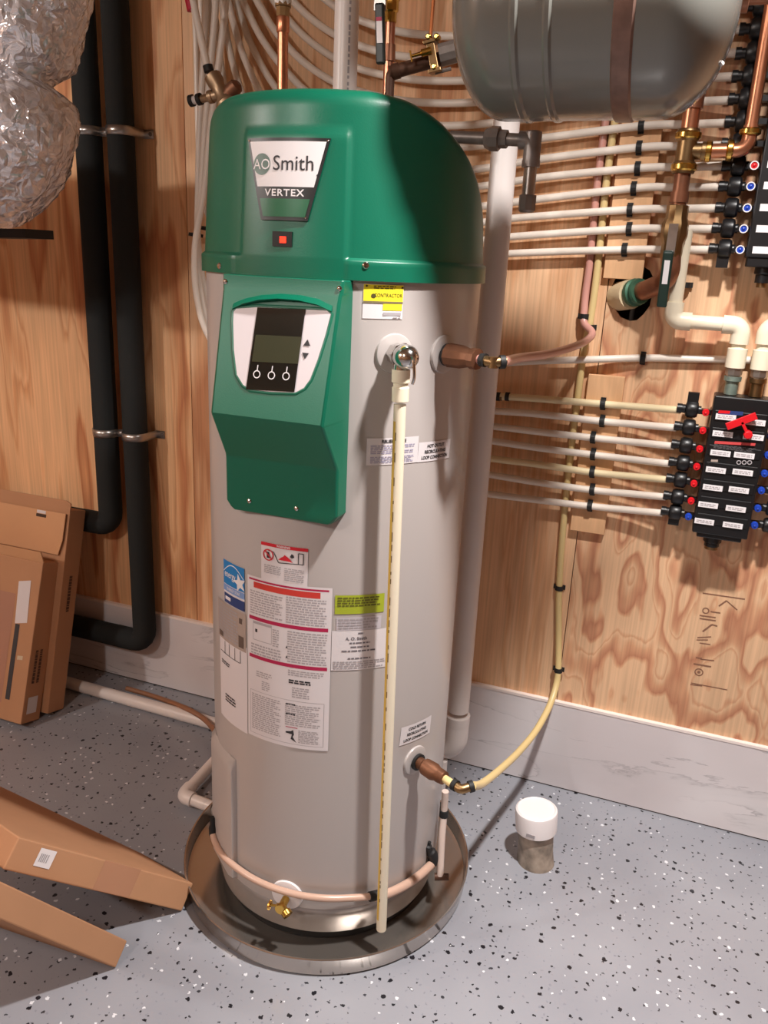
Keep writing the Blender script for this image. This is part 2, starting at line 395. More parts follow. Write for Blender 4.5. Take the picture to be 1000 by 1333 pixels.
# text as flat meshes
_TXT = {}
def text2d(s, size, bold=0.0, space=1.0):
    key = (s, bold, space)
    if key not in _TXT:
        cu = bpy.data.curves.new('t', 'FONT'); cu.body = s; cu.size = 1; cu.offset = bold; cu.align_x = 'CENTER'; cu.align_y = 'CENTER'; cu.space_character = space; cu.resolution_u = 3
        ob = bpy.data.objects.new('t', cu); COL.objects.link(ob)
        dg = bpy.context.evaluated_depsgraph_get(); dg.update()
        ev = ob.evaluated_get(dg); me = ev.to_mesh()
        _TXT[key] = ([tuple(v.co) for v in me.vertices], [tuple(p.vertices) for p in me.polygons])
        ev.to_mesh_clear(); bpy.data.objects.remove(ob); bpy.data.curves.remove(cu)
    V, F = _TXT[key]
    return [(x * size, y * size) for x, y, z in V], F
def put_text(mb, fn, s, u, v, size, bold=.015, mi=0, sx=1.0, space=1.0):
    V, F = text2d(s, size, bold, space)
    mb.add([fn(u + x * sx, v + y) for x, y in V], F, mi)
def text_w(s, bold=.015, space=1.0):
    V, F = text2d(s, 1, bold, space); return max(x for x, y in V) - min(x for x, y in V)
def fine_print(mb, fn, u0, u1, v1, v0, rows, mi=0, fill=.55, seed=1, ragged=.3):
    """rows of word-long strokes, too small to read"""
    r = random.Random(seed); h = (v1 - v0) / rows
    for k in range(rows):
        v = v1 - (k + .5) * h; u = u0; end = u1 - (u1 - u0) * ragged * r.random() * (1 if k % 3 == 2 else .25)
        while u < end:
            L_ = min(r.uniform(.004, .012), end - u)
            mb.patch(fn, u, u + L_, v - h * fill / 2, v + h * fill / 2, 1, 1, mi); u += L_ + .0018

# ================================================================== the room
mb = MB(); mb.box((-4, -3, -.06), (2.6, WALL + .2, 0)); tag(mb.build('floor', M_FLOOR, smooth=False), 'grey epoxy floor scattered with black and white flakes', 'floor', kind='structure')
mb = MB(); mb.box((-4, -3, CEIL), (2.6, WALL + .2, CEIL + .05)); tag(mb.build('ceiling', ceilpaint, smooth=False), 'bare wooden ceiling above the utility room', 'ceiling', kind='structure')
for nm, lo, hi, lb in (('wall_left', (-4.06, -3, 0), (-4, WALL + .2, CEIL), 'plywood left wall outside the frame'),
                       ('wall_right', (2.6, -3, 0), (2.66, WALL + .2, CEIL), 'plywood right wall outside the frame'),
                       ('wall_front', (-4, -3.06, 0), (2.6, -3, CEIL), 'plywood wall behind the camera')):
    mb = MB(); mb.box(lo, hi); tag(mb.build(nm, drywall, smooth=False), lb, 'wall', kind='structure')
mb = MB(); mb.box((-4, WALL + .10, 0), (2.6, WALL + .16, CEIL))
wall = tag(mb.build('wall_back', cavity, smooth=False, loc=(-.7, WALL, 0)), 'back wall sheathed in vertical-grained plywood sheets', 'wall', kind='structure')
HOLE = [wp(*q) for q in ((797, 372), (796, 386), (801, 403), (808, 413), (820, 418), (829, 417), (838, 409), (846, 398), (850, 380), (851, 362), (846, 352), (838, 347), (822, 344), (806, 352))]
SX = [-3.89, -2.67, -1.448, -.2145, 1.005, 2.225, 2.6]
for k in range(6):
    x0, x1 = SX[k] + .0012, SX[k + 1] - .0012
    mb = MB()
    if k == 3:   # the sheet with the sawn hole
        bm = bmesh.new()
        outer = [bm.verts.new((x, WALL, z)) for x, z in ((x0, .002), (x1, .002), (x1, CEIL), (x0, CEIL))]
        inner = [bm.verts.new((p.x, WALL, p.z)) for p in HOLE]
        eds = [bm.edges.new((L_[i], L_[(i + 1) % len(L_)])) for L_ in (outer, inner) for i in range(len(L_))]
        bmesh.ops.triangle_fill(bm, use_beauty=True, use_dissolve=False, edges=eds)
        bm.verts.index_update()
        mb.add([v.co for v in bm.verts], [tuple(v.index for v in f.verts) for f in bm.faces]); bm.free()
        o = mb.build('plywood_sheet', M_PLY[2], wall, smooth=False)
        sd = o.modifiers.new('thickness', 'SOLIDIFY'); sd.thickness = .016; sd.offset = -1
        bmn = o.data
        if bmn.polygons[0].normal.y > 0: sd.offset = 1
    else:
        mb.box((x0, WALL, .002), (x1, WALL + .016, CEIL)); o = mb.build('plywood_sheet', M_PLY[{0: 1, 1: 0, 2: 1, 4: 0, 5: 1}[k]], wall, smooth=False)
    if k == 1: o.data.materials[0] = M_PLY[0]
    if k == 3: sheet3 = o
# ink stamp on the right-hand sheet
mb = MB()
def wallmap(px, py): p = wp(px, py, .0006); return p
def stroke(a, b, wd):
    A, B = wp(*a, .0008), wp(*b, .0008); d = (B - A).normalized(); n = d.cross(Vector((0, 1, 0))) * wd
    mb.add([A - n, B - n, B + n, A + n], [(0, 1, 2, 3)])
def wring(c, ra, rb, n=20):
    C = wp(*c, .0008); vs_ = []
    for k in range(n):
        a = 2 * pi * k / n; e = Vector((cos(a), 0, sin(a) * 1.0)); vs_ += [C + e * ra, C + e * rb]
    mb.add(vs_, [(2 * k, 2 * k + 1, (2 * k + 3) % (2 * n), (2 * k + 2) % (2 * n)) for k in range(n)])
stroke((915, 772), (970, 780), .0016); wring((919, 795), .006, .009); stroke((925, 796), (938, 798), .0016)
stroke((911, 801), (932, 804), .0018); stroke((911, 805), (932, 808), .0018)
stroke((936, 789), (946, 782), .002); stroke((946, 782), (960, 794), .0014)
stroke((915, 822), (927, 813), .0022); stroke((927, 813), (934, 815), .0018)
stroke((908, 830), (926, 829), .0016); stroke((907, 833), (922, 833), .0014); stroke((911, 837), (925, 839), .0014)
stroke((906, 856), (914, 857), .0016); stroke((912, 858), (930, 860), .0014); stroke((903, 864), (926, 868), .0022)
wring((910, 875), .0085, .0115); wring((910, 875), .001, .004, 8); stroke((900, 889), (947, 898), .0012); stroke((899, 891), (914, 893), .0014)
mb.build('ink_stamp', stamp, sheet3, smooth=False)

BBH = .2875
mb = MB(); mb.box((-4, WALL - .013, .004), (2.6, WALL, BBH - .008))
bb = tag(mb.build('baseboard_back', M_TILE, smooth=False), 'tall white baseboard with grey marble veins along the plywood', 'baseboard', kind='structure')
mb = MB(); mb.box((-4, WALL - .0145, BBH - .008), (2.6, WALL, BBH)); mb.build('top_trim', mat('white_trim', (240, 228, 222), .4), bb, smooth=False)
mb = MB(); mb.box((-4, WALL - .012, 0.0005), (2.6, WALL, .004)); mb.build('floor_joint', cavity, bb, smooth=False)

# lamps overhead (fixtures outside the frame)
for L_, r_, lb in ((L1, .075, 'round ceiling lamp over the manifold side'),):
    t = thing('ceiling_lamp', lb, 'lamp', (L_.x, L_.y, CEIL - .075))
    m = MB(); m.lathe((L_.x, L_.y, CEIL), (0, 0, -1), [(0, r_ * .8), (.03, r_ * .95), (.075, r_), (.075, r_ * .93), (.07, 0)], 32); m.build('housing', white, t)

for L_, lb in ((L2, 'bare bulb holder under the ceiling on the far left'), (L3, 'added holder for the unseen fill lamp behind the camera')):  # holder behind the camera is made up to go with the fill lamp
    t = thing('bulb_holder', lb, 'lamp', (L_.x, L_.y, CEIL - .10))
    m = MB(); m.lathe((L_.x, L_.y, CEIL), (0, 0, -1), [(0, .05), (.012, .05), (.02, .022), (.075, .02), (.10, .018)], 24); m.build('holder', white, t)

# ================================================================== water heater
R0 = .28
heater = thing('water_heater', 'tall grey water heater with green top cover and control panel, standing in a metal pan', 'water heater', (HX, HY, .012))
AX = Vector((HX, HY, 0))
m = MB(); m.lathe(AX, (0, 0, 1), [(.105, .262), (.108, .2795), (.118, R0), (1.472, R0), (1.474, .27), (1.474, 0)], 128); m.build('jacket', jacketm, heater)
m = MB(); m.lathe(AX, (0, 0, 1), [(.034, .25), (.034, .268), (.037, .2715), (.060, .2755), (.085, .2765), (.100, .2755), (.112, .27)], 128); m.build('base_ring', basem, heater)
m = MB(); m.lathe(AX, (0, 0, 1), [(.006, 0), (.006, .256), (.040, .256), (.040, 0)], 96); m.build('foot_ring', softblack, heater)
# vertical jacket seam cover, low on the left
a0, a1 = cyl(284, 1060)[0] - 6, cyl(308.5, 1060)[0]
m = MB()
ztop, zbot = cyl(300, 990)[1] + .015, .115
prof = [(a0, 0), (a0 + 1, .010), (a0 + 7, .013), (a1 - 4, .013), (a1 - 1, .011), (a1, 0)]
rows = [(zbot, 1), (ztop - .03, 1), (ztop - .012, .8), (ztop, .05)]
m.add([polar(R0 + .0005 + dr * k, th, z) for z, k in rows for th, dr in prof], [(j * 6 + i, j * 6 + i + 1, (j + 1) * 6 + i + 1, (j + 1) * 6 + i) for j in range(3) for i in range(5)])
m.build('seam_cover', jacketm, heater, sharp=50)

# --- green top cover
ROOF = [(-.30, 1.771), (-.21, 1.770), (-.18, 1.764), (-.155, 1.754), (-.125, 1.740), (-.085, 1.717), (-.05, 1.695), (-.01, 1.665), (.03, 1.625), (.07, 1.582), (.12, 1.545), (.18, 1.525), (.30, 1.515)]
def roof(s):
    for (a, za), (b, zb) in zip(ROOF, ROOF[1:]):
        if s <= b:
            t = max(0, (s - a) / (b - a)); return za + (zb - za) * t
    return ROOF[-1][1]
def sst(e0, e1, x):
    t = min(1, max(0, (x - e0) / (e1 - e0))); return t * t * (3 - 2 * t)
PL, PR = -107.6, -66.3
def capR(th, z):
    base = .2815 - max(0, z - 1.5) * .060
    inpad = sst(PL - .8, PL + .8, th) * (1 - sst(PR - .8, PR + .8, th))
    fl0 = 1 - sst(PL - 4, PL - 3, th) + sst(PR - .5, PR + .5, th)
    fl = (1 - sst(1.497, 1.503, z)) * min(1, fl0)
    pad = (1 - sst(1.696, 1.703, z)) * inpad
    return base + max(.0068 * fl, .0048 * pad, .0048 * (1 - sst(1.497, 1.503, z)))
NT = 420; FIL = .03
zs = [1.4655, 1.470, 1.48, 1.49, 1.4965, 1.4985, 1.5005, 1.5025, 1.506, 1.52]
fr = [k / 26 for k in range(1, 27)]
cols = []
for i in range(NT):
    th = -180 + 360 * i / NT
    rt = .262; 
    for _ in range(3):
        zt = roof(rt * sin(radians(th))); rt = capR(th, zt)
    col = [polar(capR(th, 1.4655) - .012, th, 1.4655)]
    ztop_ = zt - FIL
    zz = [z for z in zs if z < ztop_ - .004]
    base = zz[-1]
    extra = [base + (ztop_ - base) * f for f in fr]
    # keep the pad's upper step crisp
    for z in zz + [1.52] * (len(zs) - len(zz)): col.append(polar(capR(th, z), th, min(z, ztop_)))
    for z in extra: col.append(polar(capR(th, z), th, z))
    rr_ = capR(th, ztop_)
    for k in range(1, 7):
        a = k / 6 * pi / 2
        r_ = rr_ - FIL * (1 - cos(a)); zz_ = ztop_ + FIL * sin(a) 
        col.append(polar(r_, th, zz_ + (roof(r_ * sin(radians(th))) - zt) * (k / 6)))
    for q in (.8, .6, .4, .2, .0):
        r_ = (rr_ - FIL) * q; col.append(polar(r_, th, roof(r_ * sin(radians(th)))))
    cols.append(col)
nr = len(cols[0])
m = MB(); m.add([p for c in cols for p in c], [(i * nr + j, ((i + 1) % NT) * nr + j, ((i + 1) % NT) * nr + j + 1, i * nr + j + 1) for i in range(NT) for j in range(nr - 1)])
cover = m.build('top_cover', green, heater, sharp=40)
# front badge
class Lab:
    def __init__(s, th, z, R, tilt=0.0): s.th, s.z, s.R, s.c, s.s = th, z, R, cos(radians(tilt)), sin(radians(tilt))
    def at(s, lift):
        def fn(u, v):
            a, b = u * s.c - v * s.s, u * s.s + v * s.c
            return polar(s.R + lift, s.th + degrees(a / s.R), s.z + b)
        return fn
RB = .2762
bd = Lab(-88.9, 1.6225, RB)
def trap(fn, wt, wb, vt, vb, mb_, mi=0, n=10, lift_edge=None):
    vs_ = []
    for j in range(3):
        t = j / 2; v = vt + (vb - vt) * t; w_ = wt + (wb - wt) * t
        vs_ += [fn(-w_ / 2 + w_ * i / n, v) for i in range(n + 1)]
    mb_.add(vs_, [(j * (n + 1) + i, (j + 1) * (n + 1) + i, (j + 1) * (n + 1) + i + 1, j * (n + 1) + i + 1) for j in range(2) for i in range(n)])
class TBadge:  # the cover tapers, so the badge leans with it
    def at(s, lift):
        def fn(u, v): return polar(.2760 - v * .060 + lift, -88.9 + degrees(u / .281), 1.6225 + v)
        return fn
tb = TBadge()
BW, BB_, BV, BVb = .158, .087, .067, -.064
def wid(v): return BB_ + (BW - BB_) * (v - BVb) / (BV - BVb)
m = MB(); trap(tb.at(.0065), BW, BB_, BV, BVb, m)
# rim sides
fn0, fn1 = tb.at(.0), tb.at(.0065)
edge = [(-BW / 2 + BW * i / 10, BV) for i in range(11)] + [(BB_ / 2 - BB_ * i / 10, BVb) for i in range(11)]
k = len(edge); m.add([fn0(*e) for e in edge] + [fn1(*e) for e in edge], [(i, (i + 1) % k, (i + 1) % k + k, i + k) for i in range(k)])
badge = m.build('badge', black, heater, sharp=30)
m = MB(); trap(tb.at(.0071), wid(.0615) - .0105, wid(-.010) - .0105, .0615, -.010, m); m.build('white_field', white, badge)
m = MB(); trap(tb.at(.0072), wid(-.029) - .012, wid(-.058) - .012, -.029, -.058, m); m.build('green_field', dkgreen, badge)
m = MB(); fnt = tb.at(.0076)
put_text(m, fnt, 'VERTEX', 0, -.0200, .0155, .02, sx=1.2, space=1.15); m.build('lettering', white, badge, smooth=False)
m = MB(); put_text(m, fnt, 'Smith', .0150, .0262, .0335, .002, sx=1.0); put_text(m, fnt, '.', .0585, .0155, .026, 0); m.build('lettering', darkprint, badge, smooth=False)
m = MB(); m.poly(fnt, [(-.0448 + .0172 * cos(2 * pi * k / 28), .0255 + .0172 * sin(2 * pi * k / 28)) for k in range(28)]); m.build('logo_disc', mat('logo_green', (58, 92, 78), .4), badge, smooth=False)
m = MB(); put_text(m, tb.at(.0080), 'AO', -.0448, .0245, .0235, 0, sx=1.0); m.build('lettering', white, badge, smooth=False)
m = MB()
for u, v in ((-BW / 2 + .0045, BV - .004), (BW / 2 - .0045, BV - .004), (BB_ / 2 - .003, BVb + .005)):
    p = fn1(u, v); m = MB(); m.lathe(p, (p - Vector((HX, HY, p.z))), [(0, .0017), (.001, .0017), (.0016, .0008)], 10); m.build('rivet', chrome, badge)
# indicator lamp window
sw = Lab(-89.2, 1.528, .2842)
m = MB(); f0 = sw.at(.0002)
m.patch(sw.at(.0030), -.0185, .0185, -.0125, .0125, 4, 1)
ed = [(-.0185, -.0125), (.0185, -.0125), (.0185, .0125), (-.0185, .0125)]
m.add([sw.at(-.004)(*e) for e in ed] + [sw.at(.0030)(*e) for e in ed], [(i, (i + 1) % 4, (i + 1) % 4 + 4, i + 4) for i in range(4)])
ind = m.build('indicator_window', black, heater, sharp=30)
m = MB(); m.patch(sw.at(.0036), -.004, .008, -.0062, .0042, 1, 1); m.build('red_light', redled, ind)['label'] = 'glowing red indicator light'
# cover screws
for px, py in ((476.5, 345.5), (286, 346)):
    th, z = cyl(px, py, .288); p = polar(.2875, th, z); d = Vector((cos(radians(th)), sin(radians(th)), 0))
    m = MB(); m.lathe(p, d, [(0, .0062), (.0015, .0062), (.0035, .0045), (.0042, 0)], 16); m.build('screw', chrome, heater)

# --- control panel hood
U0 = HX + .004
def hp(u, wv, z): return Vector((U0 + u, HY - wv, z))
HW = .1195
secs = [(.2885, 1.4650, .118), (.2905, 1.4440, .117), (.2925, 1.4380, .1155), (.346, 1.2240, .112), (.3445, 1.2190, .112), (.2915, 1.1360, .1165), (.2885, 1.1280, .1175), (.2875, 1.0420, .1175), (.2875, 1.0300, .109), (.2860, 1.0240, .102)]
m = MB(); vs_ = []
for wv, z, hw in secs:
    bw = HW if z > 1.035 else hw + .002
    vs_ += [hp(-bw - .002, .235, z), hp(-bw, .262 if z > 1.03 else .262, z), hp(-hw - .0008, wv - .004, z), hp(-hw + .003, wv, z), hp(hw - .003, wv, z), hp(hw + .0008, wv - .004, z), hp(bw, .262, z), hp(bw + .002, .235, z)]
ns = len(secs)
fs = [(j * 8 + i, (j + 1) * 8 + i, (j + 1) * 8 + i + 1, j * 8 + i + 1) for j in range(ns - 1) for i in range(7)]
fs += [tuple(range(8)), tuple(reversed(range((ns - 1) * 8, ns * 8)))]
m.add(vs_, fs)
hood = m.build('control_panel', green, heater, sharp=22, bevel=.0015)
hood['label'] = 'green hooded control panel with display'
# face plane
FA, FB = hp(0, .2925, 1.438), hp(0, .346, 1.224)
FD = (FA - FB).normalized(); FU = Vector((1, 0, 0)); FN = FU.cross(FD); FN = FN if FN.y < 0 else -FN
def face(lift):
    return lambda a, b: FB + FU * a + FD * b + FN * lift
def facepx(px, py):
    p = onplane(px, py, FB, FN); d = p - FB; return d.dot(FU), d.dot(FD)
OUT = [facepx(*q) for q in ((308, 402), (336, 400), (399, 403), (426, 404.5), (431, 409), (424, 436), (414, 468), (404, 494), (396, 505), (385, 511), (352, 510), (326, 507), (317, 501), (309, 488), (305, 455), (304, 420), (304.5, 406))]
cx_ = sum(a for a, b in OUT) / len(OUT); cy_ = sum(b for a, b in OUT) / len(OUT)
m = MB(); m.poly(face(.0012), OUT); fpn = m.build('face_plate', mat('face_white', (212, 204, 208), .4), hood, smooth=False)
def grow(pts, g):
    n = len(pts); out = []
    for i in range(n):
        (ax, ay), (bx, by), (cx, cy) = pts[i - 1], pts[i], pts[(i + 1) % n]
        t = Vector((cx - ax, cy - ay)).normalized(); out.append((bx + t.y * g * sgn, by - t.x * g * sgn))
    return out
sgn = 1
test = grow(OUT, .004)
if abs(test[0][0] - cx_) < abs(OUT[0][0] - cx_): sgn = -1
rim_in, rim_mid, rim_out = OUT, grow(OUT, .0022), grow(OUT, .0062)
n = len(OUT)
m = MB(); m.add([face(.001)(*q) for q in rim_in] + [face(.0020)(*q) for q in rim_mid] + [face(-.0004)(*q) for q in rim_out],
      [(i, (i + 1) % n, (i + 1) % n + n, i + n) for i in range(n)] + [(i + n, (i + 1) % n + n, (i + 1) % n + 2 * n, i + 2 * n) for i in range(n)])
m.build('panel_rim', green, hood, sharp=60)
# visor over the display
vt = [facepx(303, 403), facepx(318, 397), facepx(340, 392.5), facepx(365, 391), facepx(392, 393), facepx(415, 398), facepx(432, 406)]
m = MB()
A = [face(-.0005)(a, b + .012) for a, b in vt]; Bv = [face(.011 * sin(pi * (i + .25) / 6.5) + .0015)(a, b + .0005) for i, (a, b) in enumerate(vt)]; Cv = [face(.0005)(a, b - .0005) for a, b in vt]
m.add(A + Bv + Cv, [(i, i + 1, i + 8, i + 7) for i in range(6)] + [(i + 7, i + 8, i + 15, i + 14) for i in range(6)] + [(0, 7, 14), (6, 20, 13)])
m.build('display_visor', green, hood, sharp=50)
m = MB(); m.poly(face(.0024), [facepx(*q) for q in ((336, 400.5), (398.5, 403), (384, 510.5), (321, 507))]); disp = m.build('display', lcd, hood, smooth=False)
m = MB(); m.poly(face(.0030), [facepx(*q) for q in ((334, 436), (394, 439), (389, 474), (329, 471))]); m.build('screen', lcd2, disp, smooth=False)
m = MB(); ff = face(.0034)
for px, py in ((335.5, 487.5), (354.5, 489), (373.5, 490)):
    a, b = facepx(px, py); k = 18
    m.add([ff(a + r_ * cos(2 * pi * i / k), b + r_ * sin(2 * pi * i / k)) for i in range(k) for r_ in (.0054, .0072)], [(2 * i, 2 * i + 1, (2 * i + 3) % (2 * k), (2 * i + 2) % (2 * k)) for i in range(k)])
    m.poly(ff, [(a - .0009, b + .0072), (a + .0009, b + .0072), (a + .0011, b + .0165), (a - .0007, b + .0165)])
m.build('button_marks', white, disp, smooth=False)
m = MB()
a, b = facepx(400.5, 447); m.poly(face(.0022), [(a - .0068, b - .0045), (a + .0068, b - .0045), (a, b + .0065)])
a, b = facepx(398, 463); m.poly(face(.0022), [(a - .0065, b + .0045), (a, b - .0065), (a + .0065, b + .0045)])
m.build('arrow_marks', darkprint, fpn, smooth=False)
for u, z, wv in ((-.066, 1.047, .2873), (.035, 1.047, .2873), (-.111, 1.452, .2895), (.112, 1.452, .2895)):
    m = MB(); m.lathe(hp(u, wv, z), (0, -1, 0), [(0, .0045), (.0015, .0045), (.003, .0025), (.0034, 0)], 12); m.build('screw', chrome, hood)

# --- labels on the jacket
def label(name, corners=None, th=None, z=None, wh=None, tilt=0, m_=paper, lift=.0010, lab=None):
    if corners:
        A = [cyl(*c, R=R0) for c in corners]   # TL, TR, BR, BL
        th = sum(a for a, b in A) / 4; z = sum(b for a, b in A) / 4
        wu = radians((A[1][0] + A[2][0] - A[0][0] - A[3][0]) / 2) * R0; hv = (A[0][1] + A[1][1] - A[2][1] - A[3][1]) / 2
        tilt = degrees(atan2((A[1][1] + A[2][1] - A[0][1] - A[3][1]) / 2, wu)) if tilt is None else tilt
    else: wu, hv = wh
    lb = Lab(th, z, R0, tilt); lb.w, lb.h = wu, hv
    m = MB(); m.patch(lb.at(lift), -wu / 2, wu / 2, -hv / 2, hv / 2, max(2, int(wu / .012)), 2)
    o = m.build(name, m_, heater)
    if lab: o['label'] = lab
    return lb, o
P2, P3 = .0015, .0019
def sub(lb, o, name, m_, draw, lift=P2):
    m = MB(); draw(m, lb.at(lift)); ob = m.build(name, m_, o, smooth=False)
    if name in ('print_lines', 'dark_marks'): ob['kind'] = 'stuff'
    return ob
# yellow contractor label
lb, o = label('label', ((472.5, 369), (525, 371), (524, 416), (472, 414)), m_=paper, lab='white and yellow rewards label below the cover')
W_, H_ = lb.w / 2, lb.h / 2
sub(lb, o, 'yellow_field', yellow, lambda m, f: (m.patch(f, -W_ * .98, W_ * .98, H_ * .02, H_ * .97, 6, 1), m.patch(f, -W_ * .02, W_ * .95, -H_ * .5, -H_ * .1, 4, 1)))
sub(lb, o, 'dark_band', mat('olive_band', (120, 108, 78), .5), lambda m, f: m.patch(f, -W_ * .98, W_ * .98, -H_ * .1, H_ * .02, 6, 1), P3)
def d_(m, f):
    put_text(m, f, 'CONTRACTOR', W_ * .23, H_ * .36, .0088, 0, sx=.86)
    for u, v, r_ in ((-W_ * .5, H_ * .32, .0048), (-W_ * .84, H_ * .88, .0022), (W_ * .92, H_ * .83, .0022)):
        m.poly(f, [(u + r_ * cos(a), v + r_ * .85 * sin(a)) for a in (0, .6, 1.6, 2.4, 3.4, 4.2, 5.2)])
    fine_print(m, f, -W_ * .5, W_ * .6, H_ * .93, H_ * .72, 2, seed=4)
sub(lb, o, 'lettering', mat('olive_print', (74, 66, 20), .6), d_, P3)
sub(lb, o, 'print_lines', greyprint, lambda m, f: (m.patch(f, 0, W_ * .9, -H_ * .8, -H_ * .62), fine_print(m, f, W_ * .5, W_ * .9, -H_ * .86, -H_ * .96, 1, seed=3)), P3)
# relief valve label
lb, o = label('label', ((477, 570), (544, 568), (544, 602), (477, 605)), lab='white relief valve label behind the discharge pipe')
W_, H_ = lb.w / 2, lb.h / 2
sub(lb, o, 'lettering', darkprint, lambda m, f: put_text(m, f, 'RELIEF VALVE', .0, H_ * .74, .0085, .03, sx=1.0))
sub(lb, o, 'print_lines', mat('lilac_print', (160, 156, 180), .6), lambda m, f: (fine_print(m, f, -W_ * .86, W_ * .86, H_ * .5, -H_ * .2, 5, seed=8), fine_print(m, f, -W_ * .86, W_ * .86, -H_ * .35, -H_ * .88, 5, seed=9)))
for cs, tx, lb_ in ((((544, 577), (585, 570.5), (585, 596), (544, 601)), ('HOT OUTLET', 'RECIRCULATING', 'LOOP CONNECTION'), 'small white hot outlet label'),
                    (((521, 946), (560, 933), (560, 955), (521, 968)), ('COLD RETURN', 'RECIRCULATING', 'LOOP CONNECTION'), 'small white cold return label')):
    lb, o = label('label', cs, tilt=-2 if 'HOT' in tx[0] else -4, lab=lb_)
    sub(lb, o, 'lettering', darkprint, lambda m, f: [put_text(m, f, s, 0, lb.h * (.28 - .29 * i), .0088, .035, sx=.9 * min(1, .80 / (text_w(s, .035) * .0088 * .9 / lb.w))) for i, s in enumerate(tx)])
# lime notice, white strip, white notice
lb, o = label('label', ((436, 774.5), (500, 772), (500, 796), (436, 799)), m_=lime, lab='lime green notice label')
sub(lb, o, 'print_lines', mat('olive_ink', (92, 92, 24), .6), lambda m, f: fine_print(m, f, -lb.w * .45, lb.w * .42, lb.h * .42, -lb.h * .12, 4, seed=12))
lb, o = label('label', ((438, 803), (496, 801), (496, 818), (438, 820)), m_=mat('clear_label', (190, 184, 190), .4), lab='pale strip label under the lime notice')
sub(lb, o, 'print_lines', greyprint, lambda m, f: fine_print(m, f, -lb.w * .46, lb.w * .46, lb.h * .44, -lb.h * .4, 4, seed=13))
lb, o = label('label', ((432, 822), (505, 815.5), (505, 866), (431, 873)), lab='white notice label of centred text lines')
def d_(m, f):
    put_text(m, f, 'A. O. Smith', -lb.w * .08, lb.h * .30, .0092, .03)
    for v, wd_, s in ((.43, .1, 1), (.19, .36, 2), (.09, .32, 3), (-.01, .6, 4), (-.2, .4, 6)): fine_print(m, f, -lb.w * wd_ * .55, lb.w * wd_ * .45, lb.h * v + .003, lb.h * v - .003, 1, seed=20 + s, ragged=0)
sub(lb, o, 'lettering', mat('mid_print', (110, 104, 110), .6), d_)
sub(lb, o, 'print_lines', greyprint, lambda m, f: fine_print(m, f, -lb.w * .47, lb.w * .47, -lb.h * .26, -lb.h * .47, 4, seed=30))
# flammable vapour warning (upper) and the large warning sheet
lb, o = label('label', ((340, 705), (401, 713), (401, 768), (341, 757)), tilt=0, lift=.0009, lab='small warning label with red header and pictogram')
W_, H_ = lb.w / 2, lb.h / 2
sub(lb, o, 'red_header', red, lambda m, f: m.patch(f, -W_, W_, H_ * .84, H_, 6, 1))
sub(lb, o, 'lettering', white, lambda m, f: put_text(m, f, 'WARNING', 0, H_ * .92, .006, .02), P3)
def d_(m, f):
    k = 22; u, v = -W_ * .66, H_ * .42
    m.add([f(u + r_ * cos(2 * pi * i / k), v + r_ * sin(2 * pi * i / k)) for i in range(k) for r_ in (.0098, .0122)], [(2 * i, 2 * i + 1, (2 * i + 3) % (2 * k), (2 * i + 2) % (2 * k)) for i in range(k)])
    m.poly(f, [(u - .0085, v + .0065), (u - .0065, v + .0085), (u + .0085, v - .0065), (u + .0065, v - .0085)])
    m.poly(f, [(-W_ * .22, H_ * .28), (-W_ * .08, H_ * .42), (0, H_ * .47), (W_ * .06, H_ * .56), (W_ * .2, H_ * .46), (W_ * .4, H_ * .24), (W_ * .2, H_ * .27)])
sub(lb, o, 'pictogram', red, d_, P3)
def d_(m, f):
    u, v = -W_ * .66, H_ * .42
    m.poly(f, [(u - .004, v + .006), (u + .002, v + .006), (u + .004, v - .0065), (u - .003, v - .0065)])
    m.poly(f, [(W_ * .27, H_ * .5), (W_ * .35, H_ * .66), (W_ * .43, H_ * .6), (W_ * .46, H_ * .5), (W_ * .36, H_ * .44)])
    for a, b in (((W_ * .62, H_ * .72), (W_ * .82, H_ * .72)), ((W_ * .82, H_ * .72), (W_ * .82, H_ * .2)), ((W_ * .82, H_ * .2), (W_ * .62, H_ * .2)), ((W_ * .62, H_ * .2), (W_ * .62, H_ * .72)), ((W_ * .62, H_ * .2), (-W_ * .2, H_ * .13)), ((-W_ * .2, H_ * .13), (-W_ * .42, H_ * .6)), ((-W_ * .42, H_ * .6), (-W_ * .66, H_ * .64))):
        d = Vector((b[0] - a[0], b[1] - a[1])); nn = Vector((-d.y, d.x)).normalized() * .0008
        m.poly(f, [(a[0] - nn.x, a[1] - nn.y), (b[0] - nn.x, b[1] - nn.y), (b[0] + nn.x, b[1] + nn.y), (a[0] + nn.x, a[1] + nn.y)])
sub(lb, o, 'pictogram_lines', darkprint, d_, P2 + .0003)
sub(lb, o, 'print_lines', greyprint, lambda m, f: (fine_print(m, f, -W_ * .85, -W_ * .1, -H_ * .05, -H_ * .5, 5, seed=31), fine_print(m, f, W_ * .05, W_ * .85, -H_ * .05, -H_ * .7, 7, seed=32)))
lb, o = label('label', ((322, 747), (433, 765), (427, 987), (325, 945)), tilt=0, lift=.0013, lab='large white warning sheet with red bars')
